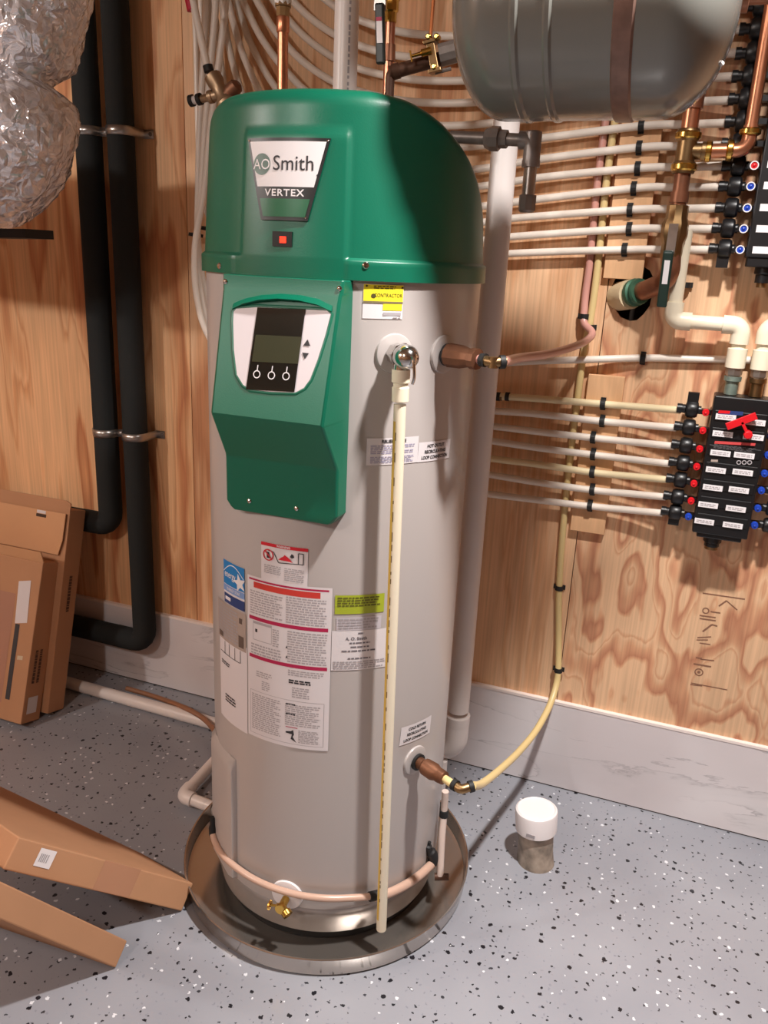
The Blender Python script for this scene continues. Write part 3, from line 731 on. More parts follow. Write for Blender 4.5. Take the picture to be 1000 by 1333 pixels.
# corners in z: 0.887 / 0.50-0.537 -> slanted lower edge is perspective only
W_, H_ = lb.w / 2, lb.h / 2
BARV = [.985, .60, .17]
sub(lb, o, 'red_bar', crimson, lambda m, f: [m.patch(f, -W_ * .95, W_ * .93, H_ * v - .004, H_ * v + .004 if v < .9 else H_ * v, 12, 1) for v in (.975, .505, .035)])
sub(lb, o, 'orange_bar', orange, lambda m, f: m.patch(f, -W_ * .82, W_ * .75, H_ * .87, H_ * .94, 12, 1))
def d_(m, f):
    fine_print(m, f, -W_ * .92, -W_ * .06, H_ * .84, H_ * .55, 10, seed=41); fine_print(m, f, W_ * .0, W_ * .92, H_ * .86, H_ * .54, 11, seed=42)
    fine_print(m, f, W_ * .04, W_ * .92, H_ * .46, H_ * .07, 13, seed=43, ragged=.15); fine_print(m, f, -W_ * .9, -W_ * .08, H_ * .2, H_ * .06, 4, seed=44)
    m.patch(f, -W_ * .84, -W_ * .34, H_ * .44, H_ * .47, 4, 1); m.patch(f, -W_ * .84, -W_ * .83, H_ * .25, H_ * .46); m.patch(f, -W_ * .84, -W_ * .34, H_ * .24, H_ * .248, 4, 1); m.patch(f, -W_ * .35, -W_ * .34, H_ * .25, H_ * .46)
    fine_print(m, f, -W_ * .32, -W_ * .16, H_ * .44, H_ * .22, 8, seed=45)
    fine_print(m, f, -W_ * .75, -W_ * .32, -H_ * .13, -H_ * .21, 3, seed=46); fine_print(m, f, -W_ * .6, -W_ * .38, -H_ * .24, -H_ * .36, 5, seed=47, ragged=.5)
    fine_print(m, f, W_ * .06, W_ * .9, -H_ * .01, -H_ * .09, 3, seed=48); fine_print(m, f, W_ * .16, W_ * .56, -H_ * .22, -H_ * .36, 5, seed=49)
    fine_print(m, f, -W_ * .88, -W_ * .1, -H_ * .43, -H_ * .9, 18, seed=50); fine_print(m, f, W_ * .0, W_ * .82, -H_ * .44, -H_ * .72, 11, seed=51); fine_print(m, f, W_ * .32, W_ * .8, -H_ * .76, -H_ * .93, 8, seed=52)
    for v in (-.40, -.955): m.patch(f, -W_ * .93, W_ * .88, H_ * v, H_ * v + .0009, 10, 1)
    for u in (-.93, .88): m.patch(f, W_ * u, W_ * u + .0009, -H_ * .955, -H_ * .40)
sub(lb, o, 'print_lines', greyprint, d_)
def d_(m, f):
    fine_print(m, f, W_ * .08, W_ * .6, -H_ * .13, -H_ * .185, 2, seed=53, fill=.7)
    for v in (-.445, -.57): m.patch(f, W_ * .02, W_ * .24, H_ * v - .0025, H_ * v + .0015)
    m.poly(f, [(W_ * .02, -H_ * .80), (W_ * .14, -H_ * .79), (W_ * .2, -H_ * .77), (W_ * .22, -H_ * .83), (W_ * .19, -H_ * .86), (W_ * .28, -H_ * .93), (W_ * .14, -H_ * .89), (W_ * .17, -H_ * .83), (W_ * .02, -H_ * .82)])
    m.patch(f, -W_ * .78, -W_ * .72, H_ * .34, H_ * .38)
    for v in (.24, .12): m.poly(f, [(W_ * .0, H_ * v), (W_ * .05, H_ * v), (W_ * .025, H_ * v + .006)])
sub(lb, o, 'dark_marks', darkprint, d_, P3 - .0003)
sub(lb, o, 'pink_bar', crimson, lambda m, f: m.patch(f, W_ * .02, W_ * .3, -H_ * .745, -H_ * .735), P3)
# blue energy label at the left edge
lb, o = label('label', ((292, 728), (319, 739), (319, 803), (292.5, 776)), tilt=0, m_=paper, lab='blue efficiency star label near the left edge')
W_, H_ = lb.w / 2, lb.h / 2
sub(lb, o, 'blue_field', blue, lambda m, f: m.patch(f, -W_, W_, -H_ * .1, H_, 6, 1))
sub(lb, o, 'light_band', mat('pale_blue', (120, 150, 200), .5), lambda m, f: m.patch(f, -W_, W_, -H_ * .42, -H_ * .13, 6, 1))
sub(lb, o, 'navy_band', navy, lambda m, f: m.patch(f, -W_ * .94, W_, -H_ * .98, -H_ * .52, 6, 1))
def d_(m, f):
    put_text(m, f, 'energy', -W_ * .3, H_ * .40, .021, .01, sx=.72); put_text(m, f, 'ENERGY STAR', 0, -H_ * .28, .0092, .01, sx=.8)
    c_ = (W_ * .6, H_ * .24); m.add([f(*c_)] + [f(c_[0] + r_ * cos(pi / 2 + k * pi / 5 + .25), c_[1] + r_ * sin(pi / 2 + k * pi / 5 + .25)) for k in range(10) for r_ in [(.021 if k % 2 == 0 else .009)]], [(0, 1 + k, 1 + (k + 1) % 10) for k in range(10)])
    k = 16; pts = [(W_ * (-.95 + 1.9 * i / k), H_ * (.45 + .42 * sin(pi * i / k))) for i in range(k + 1)]
    for a, b in zip(pts, pts[1:]): m.poly(f, [a, b, (b[0], b[1] + .0022), (a[0], a[1] + .0022)])
    m.patch(f, -W_ * .8, -W_ * .25, -H_ * .82, -H_ * .66)
sub(lb, o, 'lettering', white, d_, P3)
# rating plate and white sheet below it, at the left edge
lb, o = label('label', None, -117.5, .618, (.108, .205), lift=.0007, lab='white data sheet with outlined boxes at the left edge')
W_, H_ = lb.w / 2, lb.h / 2
def d_(m, f):
    for u in (-.5, -.15, .25, .6): m.patch(f, W_ * u, W_ * u + .0015, H_ * .58, H_ * .86)
    m.patch(f, -W_ * .9, W_ * .6, H_ * .57, H_ * .585, 6, 1); fine_print(m, f, -W_ * .8, -W_ * .1, H_ * .4, H_ * .3, 2, seed=61); fine_print(m, f, -W_ * .5, W_ * .3, -H_ * .35, -H_ * .55, 3, seed=62)
sub(lb, o, 'print_lines', darkprint, d_)
lb, o = label('label', None, -118.5, .752, (.112, .088), m_=tan_, lift=.0013, lab='tan rating plate under the blue label')
sub(lb, o, 'print_lines', greyprint, lambda m, f: fine_print(m, f, -lb.w * .45, lb.w * .3, lb.h * .45, -lb.h * .42, 11, seed=63), .0019)
sub(lb, o, 'dark_marks', mat('brown_print', (96, 80, 72), .6), lambda m, f: (m.patch(f, lb.w * .3, lb.w * .44, -lb.h * .42, -lb.h * .12), m.patch(f, lb.w * .32, lb.w * .4, lb.h * .2, lb.h * .34), m.patch(f, -lb.w * .42, -lb.w * .25, -lb.h * .44, -lb.h * .3)), .0021)

# --- fittings on the jacket
def radial(th): return Vector((cos(radians(th)), sin(radians(th)), 0))
def escutcheon(th, z, r_, mt=jacketm):
    p = polar(.279, th, z); m = MB(); m.lathe(p - radial(th) * .006, radial(th), [(0, r_), (.008, r_), (.0105, r_ * .96), (.012, r_ * .8), (.012, 0)], 40); return m.build('escutcheon', mt, heater)
# T&P valve
TTH, TZ = -47.2, 1.341
escutcheon(TTH, TZ, .036)
d = radial(TTH); p = polar(.288, TTH, TZ)
m = MB(); m.lathe(p, d, [(0, .020), (.022, .020), (.023, .0235), (.034, .0235)], 8); m.lathe(p + d * .030, d, [(0, .021), (.010, .0225), (.022, .022), (.033, .017), (.040, .009), (.042, 0)], 24)
tpp = polar(.326, TTH - .8, TZ)
m.lathe(tpp, (0, 0, -1), [(0, .012), (.02, .0145), (.034, .0145)], 16)
relief = m.build('relief_valve', chrome, heater); relief['label'] = 'chrome pressure relief valve'
m = MB(); m.tube(spline([p + d * .072 + Vector((0, 0, .004)), p + d * .08 + Vector((0, 0, -.006)), p + d * .078 + Vector((.003, 0, -.03)), p + d * .074 + Vector((.002, 0, -.042))], 5), .0028, 8); m.build('lever', chrome, relief)
# hot outlet
HTH, HZ = -23.9, 1.337
escutcheon(HTH, HZ, .036); d = radial(HTH); p = polar(.288, HTH, HZ)
m = MB(); m.lathe(p, d, [(0, .021), (.006, .021)], 24, 1); m.lathe(p + d * .006, d, [(0, .0225), (.030, .0215), (.052, .0165), (.054, .0195), (.068, .0195), (.07, .012)], 10)
m.build('outlet_fitting', [bronze, softblack], heater)['label'] = 'bronze hot outlet fitting'
# cold return
CTH, CZ = -25.2, .452
escutcheon(CTH, CZ, .034); d2 = radial(CTH); p2 = polar(.288, CTH, CZ)
m = MB(); m.lathe(p2, d2, [(0, .019), (.006, .019)], 24, 1); m.lathe(p2 + d2 * .006, d2, [(0, .0135), (.012, .0135), (.018, .0185), (.044, .0195), (.054, .0155), (.060, .016), (.074, .0145), (.075, .010)], 12)
m.build('return_fitting', [bronze, softblack], heater)['label'] = 'bronze cold return fitting'
# drain valve
dth, dz = cyl(374, 1164); escutcheon(dth, dz, .037, white)
d3 = radial(dth); p3 = polar(.288, dth, dz - .006)
m = MB(); m.lathe(p3, d3, [(0, .009), (.026, .009), (.027, .012), (.034, .012)], 12)
q = p3 + d3 * .022; sd_ = (Vector((.75, -.35, -.35))).normalized()
m.lathe(q, sd_, [(0, .008), (.012, .008), (.014, .0115), (.024, .0115), (.024, .008), (.02, 0)], 16)
m.lathe(q, Vector((-.8, -.35, .1)), [(0, .006), (.012, .006), (.013, .003), (.026, .003)], 10)
for k in range(4):
    m.cbox(q + Vector((-.8, -.35, .1)).normalized() * .027, (.002, 0, 0), Vector((0, cos(k * pi / 4), sin(k * pi / 4))) * .010, Vector((0, -sin(k * pi / 4), cos(k * pi / 4))) * .0022)
m.build('drain_valve', brass, heater)['label'] = 'brass drain valve'

# ================================================================== drain pan
RP, HP = .362, .050
m = MB()
m.lathe(AX, (0, 0, 1), [(.001, 0), (.001, RP - .014), (.006, RP - .004), (HP - .004, RP - .0005), (HP, RP + .0015), (HP + .0025, RP), (HP + .001, RP - .003), (HP - .004, RP - .0035), (.010, RP - .008), (.005, RP - .018), (.005, 0)], 144)
pan = thing('drain_pan', 'round shiny metal drain pan under the water heater', 'drain pan', (HX, HY, 0))
m.build('pan_body', panm, pan)
dd = fp(270, 1046, .035)
pf = Vector((dd.x - HX, dd.y - HY, 0)).normalized()
m = MB(); m.lathe(AX + pf * (RP - .03) + Vector((0, 0, .030)), pf, [(0, .016), (.012, .016), (.012, .021), (.024, .021), (.024, .016), (.06, .016)], 20)
m.build('outlet_adapter', pvc, pan)

# ================================================================== piping in front of the tank
# T&P discharge pipe
A = Vector((tpp.x, tpp.y, TZ - .034)); B = polar(.330, -44.6, .080)
dv = (B - A).normalized()
dis = thing('discharge_pipe', 'thin cream discharge pipe running down the front of the grey tank', 'pipe', B)
m = MB(); m.tube([A + dv * .05, B], .0112, 18); m.build('pipe', cpvc, dis)
m = MB(); m.lathe(A - dv * .012, dv, [(0, .0165), (.022, .0165), (.024, .0135), (.03, .0135), (.032, .0155), (.056, .0155), (.058, .0118)], 18); m.build('adapter', cpvc, dis)
sx_ = (Vector((0, 0, CAMH)) - A); sx_.z = 0; sx_.normalize(); side = dv.cross(sx_).normalized()
if side.dot(RT) > 0: side = -side
def onpipe(a0, r_):
    return lambda u, t: A + dv * t + (sx_ * cos(u / r_ + a0) + side * sin(u / r_ + a0)) * r_
m = MB(); m.patch(onpipe(.62, .01135), 0, .007, .08, (B - A).length - .03, 3, 1); m.build('yellow_stripe', mat('stripe_yellow', (214, 180, 80), .5), dis)
m = MB(); r5 = random.Random(5); t = .1
while t < (B - A).length - .06:
    L_ = r5.uniform(.006, .02); m.patch(onpipe(.45, .0114), 0, .0022, t, t + L_); t += L_ + r5.uniform(.003, .03)
m.build('print_marks', mat('pipe_print', (120, 104, 72), .6), dis, smooth=False)

# condensate hose round the base
def around(pts, R): return [polar(R, *cyl(px, py, R)) for px, py in pts]
ch = thing('condensate_hose', 'pinkish vinyl hose curving round the foot of the grey tank', 'hose', (HX, HY, .06))
P = around([(277, 1084), (281, 1098), (290, 1113), (306, 1128), (330, 1144), (360, 1157), (395, 1166), (430, 1169.5), (470, 1168), (487, 1166)], .2965)
m = MB(); m.tube(spline(P, 6), .0078, 12); m.build('hose', hosepink, ch)
P4 = around([(487, 1167), (505, 1163), (528, 1152), (548, 1138), (563, 1124)], .293)
m = MB(); m.tube(spline(P4, 6), .0105, 12); m.build('hose', hosepink, ch)
m = MB(); m.lathe(P[-1], (P4[1] - P4[0]), [(-.012, .011), (.012, .011)], 14); m.build('coupling', softblack, ch)
m = MB(); m.lathe(P[0] - Vector((0, 0, .006)), (0, 0, 1), [(0, .009), (.02, .0095), (.03, .0065), (.05, .0065)], 14); m.build('hose_barb', softblack, ch)
e_ = polar(.293, *cyl(564, 1117, .293)); m = MB(); m.tube(spline([P4[-1], e_ + Vector((0, 0, .006)), e_ + Vector((-.012, -.006, .030)), e_ + Vector((-.010, -.006, .048))], 6), [.0125] * 10 + [.009] * 5 + [.004] * 4, 12); m.build('elbow', softblack, ch)
# clear drip tube on the right
c0, c1, c2, c3 = [yp(px, py, y) for px, py, y in ((580, 1030, 1.60), (578, 1058, 1.60), (575, 1095, 1.58), (573, 1140, 1.555))]
dt = thing('drip_tube', 'clear drip tube hanging beside the brass return fitting', 'tube', c3)
m = MB(); m.tube(spline([c0, c1, c2, c3], 6), .0085, 12); m.build('tube', mat('cloudy_tube', (206, 188, 178), .3), dt)
m = MB(); m.lathe(c1, (0, 0, 1), [(-.010, .0108), (.008, .0108)], 16); m.build('clamp', softblack, dt)
m = MB(); m.lathe(c3 + Vector((-.012, -.004, -.004)), (1, .3, .1), [(0, .009), (.034, .008)], 14); m.build('end_stub', brownpipe, dt)

# ================================================================== recirculation tubes
def clip(pos, along, r_, mat_=softblack, parent=None, name='tube_clip', size=1.0):
    """moulded tube clip: a half band with two nail ears against the wall"""
    a = Vector(along).normalized(); y = Vector((0, -1, 0)); c = a.cross(y).normalized(); m = MB()
    hw = .0065 * size; k = 8; vs_ = []
    prof = [(c * (r_ + .008) , 0), ]
    pts = [(-(r_ + .007), -r_), (-(r_ + .007), -r_ + .004), (-(r_ + .002), -r_ + .004)] + [(-(r_ + .0025) * cos(pi * i / k), (r_ + .0025) * sin(pi * i / k)) for i in range(k + 1)] + [((r_ + .002), -r_ + .004), ((r_ + .007), -r_ + .004), ((r_ + .007), -r_)]
    m.prism([Vector(pos) + c * u + y * v - a * hw for u, v in pts], a * hw * 2)
    return m.build(name, mat_, parent, smooth=False)
RPX = .0092
# pink hot tube
e0 = polar(.355, HTH, HZ); pk = thing('hot_recirculation_tube', 'pinkish tube from the hot outlet curving to the plywood wall', 'tube', wp(770, 437, .03))
el = polar(.395, HTH + .5, HZ - .002)
m = MB(); m.tube([polar(.350, HTH, HZ), polar(.380, HTH, HZ)], .0085, 14); m.build('tube', pexpink, pk)
m = MB(); m.tube(arc_pts([polar(.372, HTH, HZ), el, el + Vector((.02, .012, .002))], .01), .0095, 14); m.lathe(el, (0, 0, 1), [(-.010, .009), (.010, .009)], 14); m.build('elbow', dullbrass, pk)
for q_, dr in ((polar(.375, HTH, HZ), radial(HTH)), (polar(.352, HTH, HZ), radial(HTH)), (el + Vector((.014, .009, .001)), Vector((.85, .5, .05)))):
    m = MB(); m.lathe(q_ - dr.normalized() * .005, dr, [(0, .0122), (.010, .0122)], 18); m.build('crimp_ring', softblack, pk)
s0 = el + Vector((.016, .010, .0015))
path = [s0] + [yp(px, py, y) for px, py, y in ((676, 466, 1.62), (712, 461, 1.78), (745, 452, 1.95), (764, 443, 2.08), (771, 433, 2.125))] + [wp(760.5, 420, .024), wp(761, 400, .014), wp(763, 378, .0098), wp(768, 340, .0098), wp(779, 230, .0098), wp(794, 120, .0098), wp(811, 0, .0098), wp(825, -90, .0098)]
m = MB(); m.tube(spline(path, 7), RPX, 14); m.build('tube', pexpink, pk)
clip(wp(760.5, 412, .018), (0, 0, 1), RPX, parent=pk); 
# yellowed cold tube
ye = thing('cold_recirculation_tube', 'yellowed tube looping from the cold return fitting up the plywood', 'tube', wp(727, 872, .03))
c_ = polar(.405, CTH, CZ); 
m = MB(); m.tube([polar(.352, CTH, CZ), polar(.395, CTH, CZ - .001)], .0088, 14); m.build('tube', pexy, ye)
m = MB(); elc = polar(.415, CTH, CZ - .002); m.tube(arc_pts([polar(.392, CTH, CZ), elc, elc + Vector((.022, .016, .006))], .011), .0098, 14); m.build('elbow', dullbrass, ye)
for q_, dr in ((polar(.362, CTH, CZ), d2), (polar(.398, CTH, CZ), d2), (elc + Vector((.018, .013, .005)), Vector((.8, .58, .2)))):
    m = MB(); m.lathe(q_ - dr.normalized() * .005, dr, [(0, .0125), (.010, .0125)], 18); m.build('crimp_ring', softblack, ye)
path = [elc + Vector((.02, .014, .0055))] + [yp(px, py, y) for px, py, y in ((628, 1020, 1.56), (652, 1001, 1.72), (676, 978, 1.87), (698, 951, 1.99), (715, 920, 2.08))] + [wp(724, 893, .04), wp(727, 870, .024), wp(727.5, 830, .012), wp(728, 765, .0098), wp(733, 690, .0098), wp(742, 600, .0098), wp(752, 520, .0098), wp(760, 460, .0098), wp(769, 415, .0098), wp(779, 340, .0098), wp(790.5, 230, .0098), wp(806, 120, .0098), wp(823, 0, .0098), wp(838, -90, .0098)]
m = MB(); m.tube(spline(path, 7), RPX, 14); m.build('tube', pexy, ye)
for px, py, o_ in ((727, 872, .024), (728, 765, .0098), (768, 426, .0098)): clip(wp(px, py, o_), (0, 0, 1), RPX, parent=ye, name='tube_clip')

# ================================================================== PEX runs
def blockthing(x0, x1, z0, z1, label_, chip):
    t = thing('support_block', label_, 'wood block', ((x0 + x1) / 2, WALL - .018, z0))
    m = MB(); m.box((x0, WALL - .018, z0), (x1, WALL, z1)); m.build('board', block, t, smooth=False, bevel=.0015); return t
pA, pB = wp(785, 362, .018), wp(836, 364, .018)
ub = blockthing(pA.x, pB.x, pA.z, wp(845, 100, .018).z, 'tall plywood strip carrying the upper white tubes beside the pipe hole', 0)
pA, pB = wp(742, 690, .018), wp(787, 692, .018)
lbk = blockthing(pA.x, pB.x, pA.z, wp(790, 489, .018).z, 'short plywood strip carrying the lower row of white tubes', 0)
ORD = ['first', 'second', 'third', 'fourth', 'fifth', 'sixth', 'seventh', 'eighth', 'ninth', 'tenth', 'eleventh', 'twelfth']
OFFP = .0285
def pex(pts, label_, group, m_=pexm, n=5, r_=RPX):
    m = MB(); m.tube(spline([wp(q[0], q[1], q[2] if len(q) > 2 else OFFP) for q in pts], n), r_, 12)
    return tag(m.build('pex_tube', m_), label_, 'tube', group)
LOWER = [((648, 516), (700, 519), (785, 526), (886, 534)), ((644, 535), (700, 539), (784, 548.5), (881, 557)), ((642, 555), (700, 562), (772, 570), (878, 581)), ((640, 574), (700, 583), (772, 592), (873, 604)),
         ((639, 597), (700, 604.5), (771, 615), (869, 624.5)), ((636, 617.5), (700, 628), (771, 638), (867, 647)), ((635, 643), (700, 651), (768, 659), (863, 668))]
for i, q in enumerate(LOWER):
    a, b, c, d = q
    ls = (b[1] - a[1]) / (b[0] - a[0])
    pre = [(600, a[1] - 42 * ls), (540, a[1] - 95 * ls)]
    if i in (1, 2, 3):     # these sweep up the wall on the left of the heater
        k = i - 1
        pre += [(420, 505 + 8 * k, .06), (320, 486 + 8 * k, .09 + .021 * k), (281 - 4 * k, 440, .10 + .021 * k), (268 - 6 * k, 385, .10 + .021 * k), (258 - 2 * k, 320, .10 + .021 * k), (258 + 4 * k, 250, .10 + .021 * k), (260 + 7 * k, 170, .10 + .021 * k), (264 + 10 * k, 90, .10 + .021 * k), (268 + 13 * k, 0, .10 + .021 * k), (270 + 14 * k, -120, .10 + .021 * k)]
    elif i == 0: pre = []
    else: pre += [(470, a[1] - 150 * ls)]
    pts = list(reversed([p for p in pre])) + [a, b, c, ((c[0] + d[0]) / 2, (c[1] + d[1]) / 2, .034), d + (.05,)]
    o = pex(pts, ORD[i] + ' tube from the top in the lower row' + (', yellowish' if i in (0, 4) else ', white') + ', feeding the red-knobbed manifold', 'lower row of PEX tubes', mat('cream_pex', (232, 216, 176), .36) if i in (0, 4) else pexm)
    if i == 0:
        for px in (649, 661):
            p = wp(px, 516.3, OFFP); m = MB(); m.lathe(p - Vector((.006, 0, 0)), (1, 0, 0), [(0, .0118), (.011, .0118)], 16); m.build('crimp_ring', softblack, o)
        m = MB(); m.lathe(wp(640, 516, OFFP), (1, 0, 0), [(0, .0095), (.03, .0095)], 14); m.build('end_plug', dullbrass, o)
    clip(wp(c[0], c[1], OFFP), wp(*d) - wp(*c), RPX, parent=lbk)
UPPER = [((666, 330), (813, 325), (927, 325)), ((668, 308), (819, 298), (930, 298)), ((670, 284), (820, 273), (934, 271)), ((670, 263), (825, 245), (936, 243)), ((705, 231), (830, 219), (943, 216)), ((705, 207), (832, 192), (952, 189)),
         ((705, 180), (835, 164), (956, 160)), ((705, 152), (838, 135), (965, 130)), ((705, 123), (840, 105), (971, 99)), ((705, 95), (843, 75), (976, 68)), ((705, 65), (846, 45), (980, 37)), ((705, 36), (848, 15), (985, 6))]
LEFTS = [[(626, 335), (560, 338), (420, 345), (320, 330), (276, 290), (262, 230), (258, 150), (256, 60), (254, 0), (252, -120)],
         [(626, 313), (560, 315), (420, 320), (330, 300), (288, 250), (274, 190), (270, 110), (266, 40), (262, 0), (258, -120)],
         [(622, 290), (560, 292), (420, 296), (345, 275), (302, 220), (284, 150), (276, 80), (272, 20), (270, -30), (268, -120)],
         [(622, 269), (560, 271), (430, 272), (360, 250), (318, 195), (296, 130), (286, 70), (280, 20), (277, -30), (275, -120)],
         [(622, 243), (560, 244), (440, 240), (372, 215), (332, 160), (308, 100), (296, 50), (290, 10), (286, -30), (284, -120)],
         [(622, 220), (560, 221), (450, 214), (384, 185), (344, 130), (318, 75), (304, 30), (297, 0), (292, -30), (288, -120)],
         [(622, 190), (560, 192), (470, 186), (398, 158), (356, 110), (328, 60), (314, 22), (307, 0), (300, -30), (294, -120)],
         [(620, 162), (560, 163), (480, 154), (412, 128), (372, 92), (342, 52), (326, 22), (316, 0), (306, -30), (298, -120)],
         [(620, 133), (560, 134), (500, 127), (438, 108), (392, 78), (358, 40), (342, 14), (334, 0), (322, -30), (310, -120)],
         [(620, 104), (560, 105), (505, 99), (448, 82), (404, 54), (374, 24), (356, 0), (344, -20), (330, -60), (318, -130)],
         [(620, 75), (560, 76), (505, 70), (450, 52), (410, 28), (380, 0), (362, -24), (350, -50), (340, -90), (330, -140)],
         [(620, 46), (560, 46), (505, 38), (455, 20), (420, -4), (395, -30), (378, -60), (368, -90), (360, -120), (352, -160)]]
for i, (q, lf) in enumerate(zip(UPPER, LEFTS)):
    a, b, c = q; k = (i % 3) * .016
    left = [(x, y, OFFP + .012 + k) for x, y in reversed(lf)]
    left[-1] = (*lf[0], OFFP + .002); left[-2] = (*lf[1], OFFP + .006)
    pts = left + [a, b, ((b[0] + c[0]) / 2, (b[1] + c[1]) / 2, .034), c + (.05,)]
    pex(pts, ORD[i] + ' white tube from the bottom in the upper row, running to the upper manifold', 'upper row of PEX tubes')
    if i < 9: clip(wp(b[0], b[1], OFFP), wp(*c) - wp(*b), RPX, parent=ub)
# single tube between the two rows
sg = pex([(470, 470), (560, 474), (640, 473), (700, 470), (770, 468), (837, 466, .014), (900, 467, .012), (948, 468, .011), (1000, 470, .011), (1060, 474, .011)], 'single white tube crossing the wall between the two rows', 'lone PEX tube')
del sg['group']
clip(wp(837, 466.5, .014), (1, 0, 0), RPX, parent=sg)

# brass mixing fitting with the red-banded tube, behind the cover on the left
palebrass = mat('pale_brass', (158, 132, 104), .42, .7, var=.12, vscale=30)
bz = thing('mixing_valve', 'brass valve with black-ringed tubes at the top left of the green cover', 'valve', yp(288, 115, 1.83))
Y = 1.86
v0, v1 = yp(275, 96, Y), yp(300, 142, Y); dv = (v1 - v0)
m = MB(); m.lathe(v0, dv, [(0, .012), (.006, .021), (.022, .021), (.034, .017), (.06, .018), (.075, .028), (.10, .028), (.11, .02)], 12); m.build('valve_body', palebrass, bz)
bq = yp(291, 122, Y); m = MB(); m.lathe(bq, yp(255, 131, Y) - bq, [(0, .0125), (.028, .0125), (.03, .015), (.04, .015), (.045, .009), (.062, .009)], 12); m.build('side_port', palebrass, bz)
m = MB(); m.lathe(yp(311, 108, Y) , yp(288, 135, Y) - yp(311, 108, Y), [(0, .008), (.008, .017), (.03, .019), (.05, .014)], 12); m.build('side_port', bronze, bz)
for a, b in (((262, 128.5), (257, 130)), ((252, 130.5), (246, 132))):
    m = MB(); m.lathe(yp(*a, Y), yp(*b, Y) - yp(*a, Y), [(0, .0135), (.010, .0135)], 16); m.build('crimp_ring', softblack, bz)
m = MB(); m.lathe(yp(258, 129.5, Y), yp(249, 131, Y) - yp(258, 129.5, Y), [(0, .010), (.014, .010)], 14); m.build('tube_stub', pvc, bz)
rt_ = thing('red_banded_tube', 'white tube with a red band slanting down into the brass valve', 'tube', yp(271, 90, Y))
a, b = yp(270, 88, Y), yp(238, -60, Y); m = MB(); m.tube([a, b], .0092, 14); m.build('tube', pexm, rt_)
a, b = yp(249, 14, Y), yp(243, -14, Y); m = MB(); m.tube([a, b], .0097, 14); m.build('red_band', mat('red_tape', (196, 30, 60), .5), rt_)
m = MB(); m.lathe(yp(271.5, 90, Y), yp(269, 80, Y) - yp(271.5, 90, Y), [(-.006, .012), (.008, .012)], 16); m.build('crimp_ring', softblack, rt_)
for (px, py), lb_ in (((255, 306), 'small black tube tie on the plywood left of the green cover'), ((266, 297), 'small black tube tie touching the left edge of the green cover')):
    p = wp(px, py, .052); m = MB(); m.cbox(p, (.014, 0, -.002), (0, .016, 0), (.001, 0, .0045)); tag(m.build('tube_tie', softblack, smooth=False), lb_, 'tie')

# ================================================================== manifolds
def port_valve(t, base, r_, flag=None):
    """black port valve standing off the manifold flank: collar, ribbed body, stub"""
    b = Vector(base); m = MB()
    if r_ > .025: m.lathe(b, (-1, 0, 0), [(-.004, .010), (0, .012), (.004, r_ * .75), (.012, r_ * .97), (.022, r_), (.032, r_ * .97), (.041, r_ * .75), (.044, .011), (.052, .0105), (.052, .013), (.064, .013), (.064, .009)], 16)
    else: m.lathe(b, (-1, 0, 0), [(0, .010), (.006, .010), (.008, r_ * .88), (.012, r_), (.030, r_), (.035, r_ * .86), (.037, .011), (.044, .0105), (.044, .012), (.056, .012), (.056, .009)], 16)
    if flag: m.cbox(b + Vector((-.022, 0, flag * .022)), (.013, 0, 0), (0, .008, 0), (0, 0, .02))
    return m.build('port_valve', black, t)
def knob(t, c, m_, white_rim=False):
    c = Vector(c); m = MB(); m.lathe(c, (0, -1, 0), [(0, .0085), (.010, .0085), (.012, .0075), (.012, .003), (.014, .0025), (.015, 0)], 18); o = m.build('knob', m_, t)
    if white_rim:
        m = MB(); m.ring(c + Vector((0, -.0125, 0)), (0, -1, 0), .0072, .0095, .001, 18); m.build('knob_rim', white, o)
    return o
MO = .10   # front face of the lower manifold stands this far off the wall
tl, bl, br_ = wp(929, 527, MO), wp(900, 696, MO), wp(964, 706, MO)
x0, x1 = (tl.x + bl.x) / 2, (tl.x + bl.x) / 2 + .128
z1, z0 = wp(955, 517, MO).z, wp(930, 703, MO).z
mf = thing('manifold', 'black plumbing manifold with red knobs, white labels and a red key', 'manifold', ((x0 + x1) / 2, WALL - .06, z0))
m = MB(); m.box((x0, WALL - MO, z0 + .012), (x1, WALL - .03, z1)); m.box((x0 + .012, WALL - MO + .006, z0), (x1 - .012, WALL - .036, z0 + .02)); m.box((x0 + .02, WALL - .03, z0 + .04), (x1 - .02, WALL - .001, z1 - .04)); m.build('body', black, mf, smooth=False, bevel=.003)
# raised port rows
m = MB()
for k in range(7):
    z = wp((921 + 896) / 2 - 2, 537.5 + 22.6 * k, MO).z
    m.box((x0 + .006, WALL - MO - .003, z - .012), (x1 - .006, WALL - MO + .002, z + .012))
m.build('front_bars', black, mf, smooth=False, bevel=.0015)
bot = Vector(((x0 + x1) / 2 - .012, WALL - .065, z0)); m = MB(); m.lathe(bot, (0, 0, -1), [(0, .022), (.014, .022), (.016, .018), (.026, .018)], 18); m.build('end_cap', black, mf)
m = MB(); m.lathe(bot - Vector((0, 0, .026)), (0, 0, -1), [(0, .016), (.008, .016)], 18); m.build('drain_plug', dullbrass, mf)
LK = [(921, 537.5), (917, 561), (913, 585), (908, 608), (904, 630), (900, 652.5), (896, 673)]
RK = [(1001, 543), (997, 568), (993, 592), (989, 616), (984, 638), (978, 661), (974, 683)]
LLB = [(945, 543), (941, 565), (938, 590), (932, 612), (928, 635), (922, 657.5), (917, 679)]
RLB = [(983, 550), (981, 569), (969, 593), (967, 615), (962, 638), (958, 662.5), (954, 684)]
YF = WALL - MO - .0035
